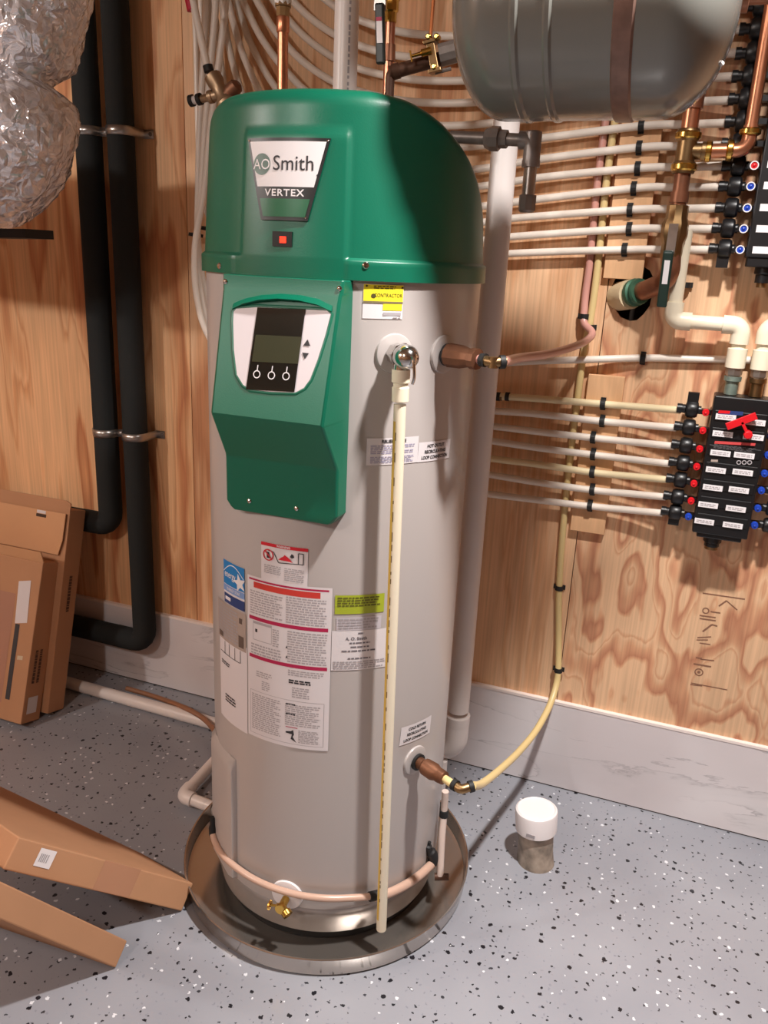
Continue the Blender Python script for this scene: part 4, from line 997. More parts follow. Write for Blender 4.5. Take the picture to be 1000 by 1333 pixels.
for k in range(7):
    p = yp(*LK[k], WALL - .075); kz = p.z
    knob(mf, (x0 - .013, WALL - .066, kz), blueplastic if k == 6 else redplastic); port_valve(mf, (x0 - .024, WALL - .055, kz + .002), .0205, 1.0 if k == 0 else (-.55 if k == 6 else None))
    m = MB(); m.box((x0 - .026, WALL - .068, kz - .006), (x0 + .004, WALL - .045, kz + .006)); m.build('port_arm', black, mf, smooth=False)
    q = yp(*RK[k], WALL - .075)
    knob(mf, (x1 + .013, WALL - .066, q.z), blueplastic)
    m = MB(); m.box((x1 - .004, WALL - .068, q.z - .006), (x1 + .026, WALL - .045, q.z + .006)); m.build('port_arm', black, mf, smooth=False)
    m = MB(); m.lathe((x1 + .024, WALL - .055, q.z), (1, 0, 0), [(0, .010), (.008, .010), (.010, .0165), (.014, .0185), (.030, .0185), (.034, .0165), (.036, .011), (.044, .0105)], 14); m.build('port_valve', black, mf)
    for L_ in (LLB, RLB):
        p = yp(*L_[k], YF); m = MB(); m.box((p.x - .0225, YF - .0006, p.z - .0068), (p.x + .0225, YF + .0006, p.z + .0068)); lo_ = m.build('port_label', white, mf, smooth=False)
        m = MB(); fine_print(m, lambda u, v: Vector((p.x + u, YF - .0009, p.z + v)), -.018, .018, .004, -.004, 2, seed=70 + k); m.build('print_lines', greyprint, lo_, smooth=False)
# coloured instruction panel
def fpanel(pxs, m_, nm, lift=.0008):
    m = MB(); m.add([yp(px, py, YF - lift) for px, py in pxs], [(3, 2, 1, 0)]); return m.build(nm, m_, mf, smooth=False)
fpanel(((936, 534), (968, 536), (967, 541), (935, 539)), navy, 'header_stripe'); fpanel(((936, 534), (951, 535), (950, 538.5), (935, 538)), redplastic, 'header_stripe', .0011)
fpanel(((931, 574), (984, 577), (983, 580.5), (930, 577.5)), mat('salmon_stripe', (196, 70, 70), .5), 'warning_stripe')
m = MB(); fine_print(m, lambda u, v: Vector((yp(957, 583, YF).x + u, YF - .001, yp(957, 583, YF).z + v)), -.047, .047, .0045, -.0065, 4, seed=80); m.build('print_lines', mat('dim_print', (92, 88, 90), .6), mf, smooth=False)
for px in (962, 969, 976):
    p = yp(px, 602, YF - .001); m = MB(); m.ring(p, (0, -1, 0), .0035, .0055, .0006, 14); m.build('emblem', greyprint, mf)
fpanel(((926, 598), (935, 598.5), (934.5, 601.5), (925.5, 601)), tan_, 'small_label')
# the red key clipped on the front
ka, kb, kc, kd = yp(946, 555.5, YF - .014), yp(985, 541, YF - .014), yp(966, 549, YF - .014), yp(974, 566, YF - .014)
key = MB(); d = (kb - ka).normalized(); up = Vector((0, -1, 0)).cross(d).normalized()
key.cbox((ka + kb) / 2, (kb - ka) / 2, (0, .004, 0), up * .0085); dd_ = (kd - kc)
key.cbox((kc + kd) / 2, dd_ / 2, (0, .004, 0), dd_.cross(Vector((0, 1, 0))).normalized() * .0035); key.lathe(kd + Vector((0, .010, 0)), (0, -1, 0), [(0, .0105), (.016, .0105), (.018, .008)], 8)
key.build('key', redplastic, mf, smooth=False, bevel=.001)['label'] = 'red plastic key'
# upper manifold, mostly beyond the right edge of the frame
tu, bu = wp(994, 202, .10), wp(968, 347, .10)
ux = (tu.x + bu.x) / 2; uz0 = bu.z; uz1 = wp(1010, -20, .10).z
um = thing('manifold', 'black upper manifold at the right edge with blue and red knobs', 'manifold', (ux + .07, WALL - .06, uz0))
m = MB(); m.box((ux, WALL - .10, uz0 + .02), (ux + .15, WALL - .03, uz1)); m.box((ux + .004, WALL - .096, uz0), (ux + .15, WALL - .034, uz0 + .022)); m.box((ux + .02, WALL - .03, uz0 + .04), (ux + .12, WALL - .001, uz1 - .04)); m.build('body', black, um, smooth=False, bevel=.003)
m = MB(); m.lathe((ux + .045, WALL - .065, uz0), (0, 0, -1), [(0, .020), (.014, .020), (.016, .016), (.034, .016)], 18); m.build('end_cap', black, um)
m = MB(); m.lathe((ux + .045, WALL - .065, uz0 - .034), (0, 0, -1), [(0, .011), (.010, .011)], 16); m.build('drain_plug', dullbrass, um)
UY = [325, 298, 271, 243, 216, 187, 158, 128, 98, 68, 36, 6]
for k, py in enumerate(UY):
    kz = yp(960 + k * 2.5, py, WALL - .066).z
    if k < 5: knob(um, (ux - .013, WALL - .066, kz), redplastic if k >= 4 else blueplastic, True)
    port_valve(um, (ux - .024, WALL - .055, kz + .001), .0215 if k < 5 else .026, -1.0 if k == 0 else None)
    m = MB(); m.box((ux - .026, WALL - .068, kz - .006), (ux + .004, WALL - .045, kz + .006)); m.build('port_arm', black, um, smooth=False)
    m = MB(); m.box((ux + .012, WALL - .1008, kz - .0075), (ux + .06, WALL - .0995, kz + .0075)); m.build('port_label', white, um, smooth=False)

# ================================================================== white supply pipes above the lower manifold
def cpvc_run(name, label_, pts, r_, rf):
    t = thing(name, label_, 'pipe', pts[-1])
    m = MB(); m.tube(arc_pts(pts, .03), r_, 18); m.build('pipe', cpvc, t)
    for i in range(1, len(pts) - 1):
        a, b, c = Vector(pts[i - 1]), Vector(pts[i]), Vector(pts[i + 1]); u, v = (a - b).normalized(), (c - b).normalized()
        m = MB(); m.tube(arc_pts([b + u * .042, b, b + v * .042], .03, 8), rf, 18); m.build('elbow', cpvc, t)
    return t
oC = .065
topz = mf.location.z
cpa = cpvc_run('supply_pipe', 'white pipe bending twice above the lower manifold', [wp(893, 300, oC), wp(876, 417, oC), wp(966, 424, oC), Vector((wp(966, 424, oC).x, WALL - oC, wp(955, 485, oC).z))], .0165, .0215)
xq = wp(966, 424, oC).x
cpb = cpvc_run('supply_pipe', 'white pipe at the right edge turning down into the lower manifold', [wp(1060, 426, oC), wp(1000, 424, oC), Vector((wp(1000, 424, oC).x, WALL - oC, wp(990, 485, oC).z))], .0165, .0215)
for t, x in ((cpa, xq), (cpb, wp(1000, 424, oC).x)):
    zt = wp(960, 478, oC).z; zb = z1
    m = MB(); m.lathe((x, WALL - oC, zt + .045), (0, 0, -1), [(0, .0165), (.002, .0225), (.046, .0225), (.048, .017)], 20); m.build('adapter', cpvc, t)
    m = MB(); m.lathe((x, WALL - oC, zt), (0, 0, -1), [(0, .019), (.018, .019), (.019, .016), (.022, .016)], 8); m.build('union_nut', steel, t)
    m = MB(); m.lathe((x, WALL - oC, zt - .022), (0, 0, -1), [(0, .020), (.010, .020), (.012, .015), (zt - zb - .024, .015)], 18); m.build('threaded_stub', teal if t is cpa else dullbrass, t)

# ================================================================== copper stack with valve and tee
oS = .10
st = thing('copper_riser', 'tarnished copper riser with tee and black-handled valve coming out of the wall hole', 'pipe', wp(815, 385, 0))
S = lambda px, py, o_=oS: wp(px, py, o_)
sxm = S(890, 220).x
def sv(py): return Vector((sxm, WALL - oS, S(890, py).z))
hole = S(812, 384, -.03)
path = arc_pts([hole, S(840, 378, .055), S(872, 364, oS), sv(330)], .045, 8)
m = MB(); m.tube(path, .0225, 20); m.build('wall_elbow', oldcopper, st)
m = MB(); m.tube([S(806, 386, -.02), S(822, 383, .02)], .036, 20); m.build('pipe_sleeve', foamcream, st)
m = MB(); ga, gb = S(823, 382, .018), S(838, 378, .05); m.lathe(ga, gb - ga, [(0, .026), (.004, .033), (.016, .034), (.020, .029), (.026, .029), (.028, .032), (.034, .030)], 22); m.build('coupling', greenfit, st)
def seg(name, mt, prof, n=22):
    m = MB(); m.lathe((sxm, WALL - oS, 0), (0, 0, 1), prof, n); return m.build(name, mt, st)
Z = lambda py: sv(py).z
seg('valve_body', dullbrass, [(Z(340), .0215), (Z(330), .0245), (Z(318), .0245), (Z(308), .030), (Z(292), .030), (Z(284), .0245), (Z(268), .0245), (Z(267), .019)], 10)
seg('pipe', oldcopper, [(Z(268), .0175), (Z(222), .0175)]); seg('coupling', oldcopper, [(Z(264), .0205), (Z(250), .0205)])
seg('tee', dullbrass, [(Z(226), .0235), (Z(222), .026), (Z(213), .026), (Z(210), .0215), (Z(184), .0215), (Z(181), .026), (Z(172), .026), (Z(168), .0225)])
for py in (218, 176.5): seg('brass_collar', brass, [(Z(py + 5), .0255), (Z(py + 3), .0285), (Z(py - 3), .0285), (Z(py - 5), .0255)])
seg('pipe', copper, [(Z(172), .0185), (Z(140), .0185)]); seg('adapter', oldcopper, [(Z(142), .0225), (Z(124), .0225), (Z(121), .018)]); seg('thread_tape', tape, [(Z(125), .0165), (Z(122), .0235), (Z(114), .021), (Z(110), .0155)], 9); seg('nipple', oldcopper, [(Z(116), .0145), (Z(-60), .0145)])
tb_ = sv(197); br1 = Vector((wp(973, 195, oS).x, WALL - oS, tb_.z + .002))
m = MB(); m.lathe(tb_, (1, 0, 0), [(0, .017), (.032, .017), (.033, .0205), (.045, .0205)], 18); m.build('tee_branch', dullbrass, st)
m = MB(); m.tube(arc_pts([tb_ + Vector((.03, 0, 0)), br1, br1 + Vector((0, 0, .05))], .024, 8), .0155, 18); m.build('branch_elbow', copper, st)
for q_, dr in ((tb_ + Vector((.040, 0, 0)), (1, 0, 0)), (br1 - Vector((.042, 0, 0)), (1, 0, 0)), (br1 + Vector((0, 0, .030)), (0, 0, 1))):
    m = MB(); m.lathe(q_, dr, [(0, .019), (.003, .0225), (.011, .0225), (.014, .019)], 20); m.build('brass_collar', brass, st)
m = MB(); m.tube([br1 + Vector((0, 0, .035)), br1 + Vector((0, 0, .48))], .0135, 18); m.build('branch_pipe', copper, st)
# lever of the valve
h0 = Vector((sxm + .0, WALL - oS - .034, Z(300)))
m = MB(); m.lathe(h0 + Vector((0, .02, 0)), (0, -1, 0), [(0, .009), (.022, .009), (.024, .006)], 12); m.cbox(h0 + Vector((-.002, -.004, -.02)), (.010, 0, 0), (0, .0015, 0), (0, 0, .032)); m.build('lever_plate', steel, st, smooth=False)
m = MB(); m.cbox(h0 + Vector((-.004, -.010, -.108)), (.0115, 0, 0), (0, .005, .002), Vector((-.001, -.002, .062))); lv = m.build('lever_grip', mat('handle_green_black', (22, 46, 40), .4), st, smooth=False, bevel=.004)
m = MB(); m.cbox(h0 + Vector((-.004, -.0158, -.093)), (.006, 0, 0), (0, .0004, 0), Vector((-.0004, -.001, .026))); m.build('lever_label', white, lv, smooth=False)
clip(wp(892, 371, .016), (0, 0, 1), .011, parent=sheet3, name='pipe_clip')

# ================================================================== tall vent pipes
VX, VY = -.4615, WALL - .20
vp = thing('vent_pipe', 'thick white pipe standing behind the right side of the tank', 'pipe', (VX, VY, .15))
m = MB(); m.tube([(VX, VY, .30), (VX, VY, CEIL)], .0302, 28); m.build('pipe', pvc, vp)
m = MB(); m.tube(arc_pts([(VX, VY, .265), (VX, VY, .17), (VX - .11, VY + .02, .16)], .055, 9), .0345, 26); m.lathe((VX, VY, .255), (0, 0, 1), [(0, .0345), (.01, .0355), (.03, .0355), (.031, .0300)], 26); m.build('elbow', pvc, vp)
m = MB(); m.lathe((VX - .03, VY - .02, .14), (0, 0, -1), [(0, .016), (.137, .016)], 16); m.build('foot_support', pvc, vp)
vc = thing('exhaust_pipe', 'white pipe with a printed line rising behind the green cover', 'pipe', yp(449, 112, 1.80))
P0 = yp(449, 110, 1.80); m = MB(); m.tube([(P0.x, P0.y, 1.50), (P0.x, P0.y, CEIL)], .0262, 26); m.build('pipe', pvc, vc)
m = MB(); r5 = random.Random(9); z = P0.z - .02
cdir = Vector((-P0.x, -P0.y, 0)).normalized(); cside = Vector((-cdir.y, cdir.x, 0)); cside = cside if cside.dot(RT) > 0 else -cside
def onvent(u, t): a = .18 + u / .0264; return Vector((P0.x, P0.y, t)) + (cdir * cos(a) + cside * sin(a)) * .0264
while z < P0.z + .35:
    L_ = r5.uniform(.006, .014); m.patch(onvent, 0, .0042, z, z + L_); z += L_ + r5.uniform(.002, .007)
m.build('print_marks', greyprint, vc, smooth=False)

# ================================================================== pipes on top of the heater
cw = yp(368, 100, 1.76)
t = thing('copper_pipe', 'bright copper pipe with fittings rising behind the green cover', 'pipe', (cw.x, cw.y, 1.52))
zt = lambda py: yp(368, py, 1.76).z
m = MB(); m.lathe((cw.x, cw.y, 0), (0, 0, 1), [(1.51, .0115), (zt(-120), .0115)], 18); m.build('pipe', copper, t)
m = MB(); m.lathe((cw.x, cw.y, 0), (0, 0, 1), [(zt(43), .0125), (zt(41), .014), (zt(23), .014), (zt(21), .0125)], 18); m.build('coupling', copper, t)
m = MB(); m.lathe((cw.x, cw.y, 0), (0, 0, 1), [(zt(22), .0145), (zt(10), .0155), (zt(9), .018), (zt(-6), .018)], 8); m.build('adapter', dullbrass, t)
m = MB(); m.lathe((cw.x, cw.y, 0), (0, 0, 1), [(zt(8), .0165), (zt(2), .0195), (zt(-4), .0165)], 10); m.build('thread_tape', tape, t)
bv = yp(507, 60, 1.76); zb_ = lambda py: yp(506, py, 1.76).z
t = thing('ball_valve_pipe', 'copper pipe with a black-levered valve behind the top of the cover', 'valve', (bv.x, bv.y, 1.6))
m = MB(); m.lathe((bv.x, bv.y, 0), (0, 0, 1), [(1.58, .0105), (zb_(18), .0105)], 16); m.build('pipe', mat('pinkish_copper', (190, 130, 104), .3, .9), t)
m = MB(); m.lathe((bv.x, bv.y, 0), (0, 0, 1), [(zb_(30), .0125), (zb_(17), .0125), (zb_(15), .016), (zb_(2), .016), (zb_(-2), .021), (zb_(-30), .021)], 10); m.build('valve_body', brass, t)
m = MB(); m.lathe((bv.x, bv.y, 0), (0, 0, 1), [(zb_(80), .0135), (zb_(58), .0125)], 14); m.build('solder_joint', oldcopper, t)
lv0 = yp(493, 60, 1.70); 
m = MB(); m.cbox(yp(495, 2, 1.71), (.013, 0, 0), (0, .002, 0), (0, 0, .016)); m.build('lever_plate', steel, t, smooth=False, bevel=.001)
m = MB(); top_, bot_ = yp(494.5, 4, 1.70), yp(496, 84, 1.70); m.cbox((top_ + bot_) / 2, (.0098, 0, 0), (0, .006, 0), (top_ - bot_) / 2); lv = m.build('lever_grip', mat('handle_dark', (26, 34, 32), .4), t, smooth=False, bevel=.004)
m = MB(); a, b = yp(493.5, 24, 1.6925), yp(494.5, 56, 1.6925); m.cbox((a + b) / 2, (.0060, 0, 0), (0, .0006, 0), (a - b) / 2); m.build('lever_label', white, lv, smooth=False)
m = MB(); a, b = yp(493.3, 22, 1.6915), yp(493.5, 27, 1.6915); m.cbox((a + b) / 2, (.0060, 0, 0), (0, .0003, 0), (a - b) / 2); m.build('label_band', crimson, lv, smooth=False)
# dark branch pipe with saddle valve
t = thing('saddle_valve_pipe', 'dark rusty pipe with a brass saddle valve between the cover and the hanging tank', 'valve', yp(509, 93, 1.76))
a, b = yp(508, 95, 1.755), yp(640, 58, 1.80)
m = MB(); m.tube([a, b], .0135, 16); m.build('pipe', brownpipe, t)
m = MB(); m.tube(arc_pts([a + Vector((0, 0, -.10)), a, a + (b - a).normalized() * .05], .012, 6), .0098, 14); m.lathe(a, (b - a), [(.006, .0155), (.02, .0155)], 14); m.build('elbow', brownpipe, t)
c_ = yp(566, 74, 1.765); d = (b - a).normalized()
m = MB(); m.lathe(yp(585, 69, 1.773), d, [(-.02, .022), (.02, .022)], 10); m.build('pipe_collar', iron, t)
fwd = Vector((0, -1, 0)); upv = d.cross(fwd); upv = upv if upv.z > 0 else -upv
m = MB(); m.cbox(c_ + fwd * .016 + upv * -.003, d * .008, fwd * .002, upv * .030); m.cbox(c_ + fwd * .010 + upv * .026, d * .013, fwd * .012, upv * .0035); m.cbox(c_ + fwd * .010 - upv * .030, d * .013, fwd * .012, upv * .0035); m.build('saddle_clamp', dullbrass, t, smooth=False, bevel=.001)
for kx, kz in ((.0, .034), (.0, -.024), (.016, .030)):
    m = MB(); m.lathe(c_ + fwd * .02 + d * kx + upv * kz, fwd, [(-.012, .0058), (.004, .0058), (.006, .0035)], 8); m.build('bolt', brass, t)
m = MB(); m.lathe(c_ + fwd * .018 + upv * .008, -d, [(0, .0075), (.02, .0075), (.022, .004), (.04, .003)], 12); m.cbox(c_ + fwd * .018 + upv * .008 - d * .042, d * .0015, fwd * .002, upv * .011); m.build('tap_handle', brass, t)
m = MB(); m.lathe(c_ + fwd * .006 - upv * .032, d, [(-.004, .0038), (.03, .0038)], 8); m.build('screw_end', iron, t)
m = MB(); m.tube([c_ + upv * .03 - d * .004, yp(571, -80, 1.765)], .0036, 10); m.build('thin_tube', mat('orange_copper', (196, 118, 70), .4, .6), t)
# gas drip leg
t = thing('gas_pipe', 'dark iron gas pipe with union and capped drip leg beside the green cover', 'pipe', yp(688, 270, 1.66))
g0, g1 = yp(606, 179, 1.665), yp(694, 183, 1.66); d = (g1 - g0).normalized()
m = MB(); m.tube([g0 - d * .03, g1], .0118, 16); m.build('pipe', iron, t)
gu = yp(632, 180, 1.664); m = MB(); m.lathe(gu, d, [(0, .017), (.010, .0215), (.012, .0225), (.028, .0225), (.03, .017), (.044, .0165)], 8); m.build('union', iron, t)
m = MB(); ga_ = g1 - d * .026; m.lathe(ga_, d, [(0, .0165), (.01, .0165)], 16); m.tube(arc_pts([ga_, g1, g1 - Vector((0, 0, .045))], .012, 6), .0165, 16); m.lathe(g1 - Vector((0, 0, .035)), (0, 0, -1), [(0, .0175), (.012, .0175)], 16); m.lathe(g1 , (0, 0, 1), [(-.01, .0165), (.014, .0165), (.0165, .014)], 16); m.build('elbow', mat('grey_iron', (140, 132, 128), .4, .5), t)
zl = yp(686, 274, 1.66).z
m = MB(); m.lathe((g1.x, g1.y, g1.z - .04), (0, 0, -1), [(0, .0125), (g1.z - .04 - zl, .0125)], 16); m.build('drip_leg', steel, t)
m = MB(); m.lathe((g1.x, g1.y, zl + .028), (0, 0, -1), [(0, .0160), (.002, .0168), (.028, .0162), (.032, .012)], 8); m.build('cap', iron, t)

# ================================================================== expansion tank
KE = 1.19; ET = EYE + (Vector((-.373, 1.25, 1.8405)) - EYE) * KE; RE = .14 * KE; LE = .372 * KE
et = thing('expansion_tank', 'grey enamelled expansion tank hanging on its side at the top of the frame', 'tank', ET + Vector((LE / 2, 0, -RE)))
prof = []
for k in range(13):
    a = k / 12 * pi / 2; prof.append((.075 * KE - .075 * KE * cos(a), RE * sin(a) ** .92 if k else 0))
def bead(x): return [(x - .007, RE), (x - .003, RE + .0028), (x + .003, RE + .0028), (x + .007, RE)]
prof += bead(.108 * KE) + bead(.150 * KE) + [(.2295 * KE, RE)]
m = MB(); m.lathe(ET, (1, 0, 0), prof, 64, caps=False); m.build('left_shell', tankgrey, et)
m = MB(); m.lathe(ET, (1, 0, 0), [(.229 * KE, RE), (.231 * KE, RE + .003), (.252 * KE, RE + .0035), (.255 * KE, RE + .001)], 64, caps=False); m.build('weld_band', seamm, et)
prof = [(.253 * KE, RE + .001)]
for k in range(12, -1, -1):
    a = k / 12 * pi / 2; prof.append((LE - .085 * KE + .085 * KE * cos(a), RE * sin(a) ** .92 if k else 0))
m = MB(); m.lathe(ET, (1, 0, 0), prof, 64, caps=False); m.build('right_shell', tankgrey, et)
nz_ = ET + Vector((LE - .004, 0, 0)); m = MB(); m.lathe(nz_, (1, 0, 0), [(0, .022), (.012, .022), (.013, .012), (.05, .012)], 18); m.tube(arc_pts([nz_ + Vector((.04, 0, 0)), nz_ + Vector((.075, 0, 0)), nz_ + Vector((.075, 0, .62))], .02, 6), .013, 16); m.build('nipple', oldcopper, et)
m = MB()
tp_ = yp(926, 78, 1.47); m.tube(spline([tp_ + Vector((-.006, .0, .003)), tp_ + Vector((.004, -.006, -.001)), tp_ + Vector((.014, -.008, -.005)), tp_ + Vector((.018, -.006, -.009))], 4), [.0032] * 12 + [.0024], 8); m.build('tape_tail', tape, et)
m = MB()
for xx in (.13, ):
    vs_ = [ET + Vector((xx + s_, RE * 1.012 * cos(a), RE * 1.012 * sin(a))) for a in [radians(20 + 140 * k / 20) for k in range(21)] for s_ in (-.012, .012)]
    m.add(vs_, [(2 * k, 2 * k + 1, 2 * k + 3, 2 * k + 2) for k in range(20)])
    for s_ in (-1, 1): m.cbox(ET + Vector((xx, s_ * RE * .93, .04 + (CEIL - ET.z - .04) / 2)), (.012, 0, 0), (0, .001, 0), (0, 0, (CEIL - ET.z - .04) / 2))
m.build('hanger_strap', steel, et, smooth=False)

# ================================================================== floor cleanout
fc = fp(697, 1120)
t = thing('floor_cleanout', 'short smeared pipe stub with a white cap sticking out of the floor', 'cleanout', fc)
lean = Vector((-.085, .02, 1)).normalized()
m = MB(); m.lathe(fc, lean, [(-.01, .050), (.012, .0475), (.03, .0455), (.12, .0455)], 32); m.build('pipe_stub', dirtypvc, t)
m = MB(); m.lathe(fc + lean * .098, lean, [(0, .0475), (.001, .0535), (.052, .0550), (.058, .0535), (.061, .049), (.0585, .0465), (.058, 0)], 40); capo = m.build('cap', whitecap, t)
c_ = fc + lean * .112; vd = Vector((-c_.x - .35, -c_.y, 0)).normalized(); m = MB(); m.cbox(c_ + vd * .0540, Vector((-vd.y, vd.x, 0)) * .011, vd * .001, (0, 0, .0045)); m.build('cap_mark', greyprint, capo, smooth=False)

# ================================================================== insulated pipes on the left
rI = .0388; oI = .060
xa, xb = wp(124, 300, oI).x, wp(160, 300, oI).x
xa, xb = wp(127.5, 385, oI).x, wp(167.5, 385, oI).x
za, zbb = wp(143, 683, oI).z, wp(190, 836, oI).z
for x, z, xe, lb_ in ((xa, za, -2.4, 'left black foam-insulated pipe, elbowing behind the boxes'), (xb, zbb, -2.4, 'right black foam-insulated pipe, elbowing low over the baseboard')):
    t = thing('insulated_pipe', lb_, 'pipe', (x, WALL - oI, z), 'black insulated pipes')
    m = MB(); m.tube(arc_pts([(x, WALL - oI, CEIL), (x, WALL - oI, z), (x - .12, WALL - oI, z)], .045, 5), rI, 24); m.build('vertical_sleeve', foam, t)
    m = MB(); m.tube([(x - .118, WALL - oI, z), (xe, WALL - oI, z)], rI * .985, 24); m.build('horizontal_sleeve', foam, t)
for py, lb_ in ((171, 'upper galvanised strap holding the two black pipes'), (565, 'lower galvanised strap holding the two black pipes')):
    zc = wp(160, py, oI).z; t = thing('pipe_strap', lb_, 'strap', ((xa + xb) / 2, WALL - oI, zc), 'pipe straps'); m = MB()
    R_ = rI + .0022; yc = WALL - oI; pts = [(xa - rI - .002, WALL - .001)]
    for xc in (xa, xb):
        pts += [(xc - R_ * cos(pi * k / 14), yc - R_ * sin(pi * k / 14)) for k in range(15)]
        if xc == xa: pts += [((xa + xb) / 2, yc + .012)]
    pts += [(xb + R_, WALL - .004), (xb + R_ + .03, WALL - .003)]
    vs_ = [(x, y, zc + s_ * .0125) for x, y in pts for s_ in (-1, 1)]
    m.add(vs_, [(2 * k, 2 * k + 2, 2 * k + 3, 2 * k + 1) for k in range(len(pts) - 1)])
    o = m.build('band', steel, t, sharp=60); sd = o.modifiers.new('t', 'SOLIDIFY'); sd.thickness = .0016; sd.offset = 0
    m = MB(); m.lathe((xb + R_ + .02, WALL - .004, zc), (0, -1, 0), [(0, .006), (.003, .005), (.004, 0)], 10); m.build('screw', iron, t)

# ================================================================== foil duct
YD = 1.62
cp_ = [yp(70, -420, YD), yp(52, -200, YD), yp(38, -60, YD), yp(28, 20, YD), yp(12, 95, YD - .02), yp(8, 160, YD - .03), yp(-30, 202, YD - .04), yp(-120, 212, YD - .05), yp(-260, 195, YD - .06), yp(-420, 170, YD - .06)]
path = spline(cp_, 16)
L_ = [0]
for a, b in zip(path, path[1:]): L_.append(L_[-1] + (b - a).length)
pinch = min(range(len(path)), key=lambda i: abs(i - 16 * 4))
n = 110; P = path; vs_ = []; prev = (P[1] - P[0]).normalized(); x = prev.orthogonal().normalized()
for i in range(len(P)):
    tg = (P[min(i + 1, len(P) - 1)] - P[max(i - 1, 0)]).normalized(); q = prev.rotation_difference(tg); x = q @ x; x = (x - tg * x.dot(tg)).normalized(); prev = tg; y = tg.cross(x)
    s = L_[i] - L_[pinch]
    rad = .142 + .022 * sst(0, .1, s) - .042 * math.exp(-(s / .04) ** 2) + .006 * cos(L_[i] * 14)
    for k in range(n):
        a = 2 * pi * k / n; dr = x * cos(a) + y * sin(a); p = P[i] + dr * rad
        nn = noise.noise(p * 9) * .012 + abs(noise.noise(Vector((p.x * 20, p.y * 20, p.z * 34)))) * .009 + abs(noise.noise(p * 60)) * .004
        vs_.append(p + dr * (nn - .008))
m = MB(); m.add(vs_, [(i * n + k, i * n + (k + 1) % n, (i + 1) * n + (k + 1) % n, (i + 1) * n + k) for i in range(len(P) - 1) for k in range(n)])
t = thing('foil_duct', 'crinkled silver foil flexible duct bulging in at the top left corner', 'duct', yp(0, 302, YD))
m.build('foil_jacket', M_FOIL, t, sharp=180)
a = yp(-40, 303, YD + .1); b = yp(44, 304, YD + .1)
m = MB(); m.obox(a + Vector((0, -.03, -.012)), b - a, (0, .10, 0), (0, 0, .022)); m.build('support_strap', softblack, t, smooth=False)

# ================================================================== floor pipes on the left
oz = .022
t = thing('floor_pipe', 'white pipe lying on the floor along the baseboard, left of the tank', 'pipe', fp(180, 915, 0))
a, b = fp(72, 884, oz), fp(300, 948, oz)
m = MB(); m.tube([a - (b - a) * .25, b + (b - a) * .25], .0205, 18); m.build('pipe', pvc, t)
m = MB(); q = fp(246, 930, oz); m.lathe(q - (b - a).normalized() * .004, (b - a), [(0, .0235), (.008, .0235)], 18); m.build('tie', softblack, t)
t2 = MB(); t2.tube(spline([fp(165, 896, .012), fp(205, 908, .02), fp(235, 919, .045), fp(252, 927, .05), fp(268, 938, .045), fp(282, 955, .06), fp(292, 972, .08)], 6), .0085, 12); tag(t2.build('brown_hose', hosebrown), 'thin brown hose tied to the white floor pipe', 'hose')
t = thing('pan_drain_pipe', 'white elbowed drain pipe joining the left rim of the metal pan', 'pipe', fp(238, 1045, 0))
p0 = AX + pf * (RP + .025) + Vector((0, 0, .030)); p1 = fp(238, 1036, .030); p2_ = fp(300, 968, .030)
m = MB(); m.tube(arc_pts([p0, p1, p2_ + (p2_ - p1) * .4], .02, 6), .0165, 18); m.build('pipe', pvc, t)
m = MB(); u, v = (p0 - p1).normalized(), (p2_ - p1).normalized(); m.tube(arc_pts([p1 + u * .036, p1, p1 + v * .04], .02, 8), .0205, 18); m.build('elbow', pvc, t)

# ================================================================== cardboard boxes
def flat_box(t, o, ex, ey, ez, name='carton', mt=card):
    m = MB(); m.obox(o, ex, ey, ez); return m.build(name, mt, t, smooth=False, bevel=.0025)
def quad_on(t, P, name, mt, lift):
    P = [Vector(p) for p in P]; nn = (P[1] - P[0]).cross(P[3] - P[0]).normalized()
    if nn.dot(EYE - P[0]) < 0: nn = -nn
    m = MB(); m.add([p + nn * lift for p in P], [(0, 1, 2, 3)]); return m.build(name, mt, t, smooth=False)
# standing boxes: bottom right front corner on the floor, leaning back against the wall
def standing(corner, top, thick, width, label_, extras):
    c = Vector(corner); up_ = Vector(top) - c; back = Vector((0, up_.z, -up_.y)).normalized() * thick
    left = Vector((-width, 0, 0))
    lift = max(0, -min(0, back.z)); c = c + Vector((0, 0, lift))
    t = thing('cardboard_box', label_, 'box', (c.x - width / 2, c.y, 0))
    o = flat_box(t, c, left, back, up_); return t, c, left, back, up_
cA = fp(28, 952); tA = xp(57, 742, cA.x)
t, c, left, back, up_ = standing(cA, tA, .082, .40, 'nearer open carton leaning by the wall at the left edge, with white sticker', None)
un = up_.normalized(); fnrm = -back.normalized(); H_ = up_.length
def fpt(u, v): return c + Vector((-u, 0, 0)) + un * v
quad_on(t, [fpt(.030, H_ * .62), fpt(.078, H_ * .60), fpt(.085, H_ * .86), fpt(.037, H_ * .88)], 'shipping_label', paper, .0012)
quad_on(t, [fpt(.058, H_ * .13), fpt(.076, H_ * .13), fpt(.076, H_ * .60), fpt(.058, H_ * .60)], 'printed_bar', mat('bar_print', (58, 54, 56), .7), .0008)
quad_on(t, [fpt(.09, H_ * .1), fpt(.3, H_ * .1), fpt(.3, H_ * .78), fpt(.09, H_ * .78)], 'printed_panel', mat('panel_print', (168, 122, 100), .7), .0006)
quad_on(t, [fpt(.028, H_ * .39), fpt(.050, H_ * .385), fpt(.050, H_ * .41), fpt(.028, H_ * .415)], 'tape_patch', mat('clear_tape', (206, 186, 160), .15), .0010)
m = MB(); m.obox(fpt(0, H_) + back * .02, Vector((-.40, 0, 0)), -fnrm * .004, un * .035 + fnrm * .02); m.build('front_flap', card2, t, smooth=False)
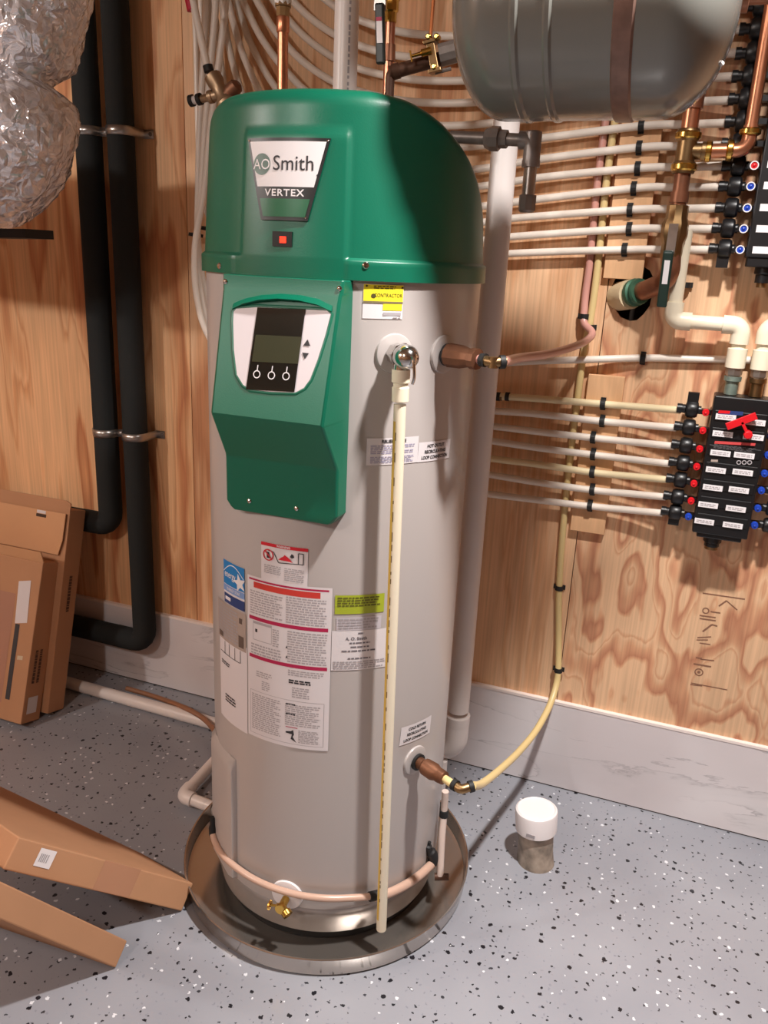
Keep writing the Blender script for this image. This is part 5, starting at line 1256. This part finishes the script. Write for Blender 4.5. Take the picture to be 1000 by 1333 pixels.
m = MB(); m.obox(fpt(0, H_) + back, Vector((-.40, 0, 0)), -fnrm * .003, un * .012); m.build('rear_flap', card, t, smooth=False)
side0 = c + back * .25
quad_on(t, [c + back * .2 + un * .03, c + back * .72 + un * .03, c + back * .72 + un * .085, c + back * .2 + un * .085], 'side_sticker', paper, .0012)
m = MB(); fine_print(m, lambda u, v: c + back * (.45 + v * 8) + un * u + Vector((.0012, 0, 0)), .13, .24, .03, -.03, 2, seed=90, ragged=0); m.build('side_print', mat('box_print', (92, 62, 44), .7), t, smooth=False)
cB = Vector((cA.x - .005 + .03, c.y + back.y + .012, 0)); tB = xp(92, 672, cB.x)
t, c, left, back, up_ = standing(cB, tB, .075, .50, 'taller open carton behind, its pale flap folded up beside the black pipe', None)
un = up_.normalized(); fnrm = -back.normalized(); H_ = up_.length
m = MB(); P = [fpt(.0, H_ - .005), fpt(.5, H_ - .005), fpt(.5, H_ + .03), fpt(.02, H_ + .03), fpt(0, H_ + .022)]
m.prism([p + fnrm * .001 for p in P], -fnrm * .004); m.build('rear_flap', card, t, smooth=False)
m = MB(); P = [fpt(.022, H_ - .150), fpt(.5, H_ - .150), fpt(.5, H_ - .012), fpt(.008, H_ - .012), fpt(.010, H_ - .10)]
m.prism([p + fnrm * .006 for p in P], fnrm * .004); m.build('front_flap', card2, t, smooth=False, bevel=.0015)
m = MB(); P = [fpt(.085, H_ - .036), fpt(.125, H_ - .036), fpt(.125, H_ - .026), fpt(.085, H_ - .026)]; m.prism([p + fnrm * .0098 for p in P], fnrm * .0012); m.build('hand_slot', mat('slot_dark', (70, 48, 36), .8), t, smooth=False)
quad_on(t, [fpt(.087, H_ - .024), fpt(.123, H_ - .024), fpt(.123, H_ - .014), fpt(.087, H_ - .014)], 'slot_fold', paper, .0112)
m = MB(); fine_print(m, lambda u, v: c + back * (.5 + v * 8) + un * u + Vector((.0012, 0, 0)), H_ * .5, H_ * .68, .02, -.02, 1, seed=91, ragged=0); m.build('side_print', MATS['box_print'], t, smooth=False)

# two cartons leaning up toward the camera, their low edges on the floor
def leaning(V, e1, e2, l1, l2, th, label_):
    e1 = Vector(e1).normalized(); e2 = Vector(e2); e2 = (e2 - e1 * e2.dot(e1)).normalized(); nn = e2.cross(e1).normalized(); nn = nn if nn.z > 0 else -nn
    t = thing('cardboard_box', label_, 'box', V); m = MB(); m.obox(V, e1 * l1, e2 * l2, nn * th); m.build('carton', card, t, smooth=False, bevel=.003)
    return t, e1, e2, nn
VC = fp(237, 1188); BC = fp(4, 1134, .30); e1 = BC - VC; far = fp(0, 1042, .07) - VC - Vector((0, 0, .07))
t, a1_, a2_, nn = leaning(VC + Vector((0, 0, .004)), e1, far, e1.length, .95, .064, 'upper of two cartons leaning in at the lower left, with a small white sticker')
o_ = VC + Vector((0, 0, .004)); outn = -a2_
quad_on(t, [o_ + a1_ * s_ + nn * h_ for s_, h_ in ((.80 * e1.length, .020), (.88 * e1.length, .020), (.88 * e1.length, .056), (.80 * e1.length, .056))], 'sticker', white, .0015)
m = MB(); 
for s_ in [e1.length * .81 + q for q in (.008, .013, .017, .021, .025)]: m.add([o_ + a1_ * (s_ + d_) + nn * h_ + outn * .0022 for d_, h_ in ((0, .03), (.0025, .03), (.0025, .046), (0, .046))], [(0, 1, 2, 3)])
m.build('barcode', greyprint, t, smooth=False)
quad_on(t, [o_ + a1_ * s_ + nn * h_ for s_, h_ in ((.16, .002), (.26, .002), (.26, .064), (.16, .064))], 'tape_strip', mat('packing_tape', (176, 128, 98), .25), .0008)
VD = fp(151, 1262); BD = fp(0, 1199, .30); e1 = BD - VD
t, b1_, b2_, nn2 = leaning(VD + Vector((0, 0, .004)), e1, Vector((-1, -.04, 0)), .62, .45, .055, 'lower of two cartons leaning in at the lower left, nearest the camera')
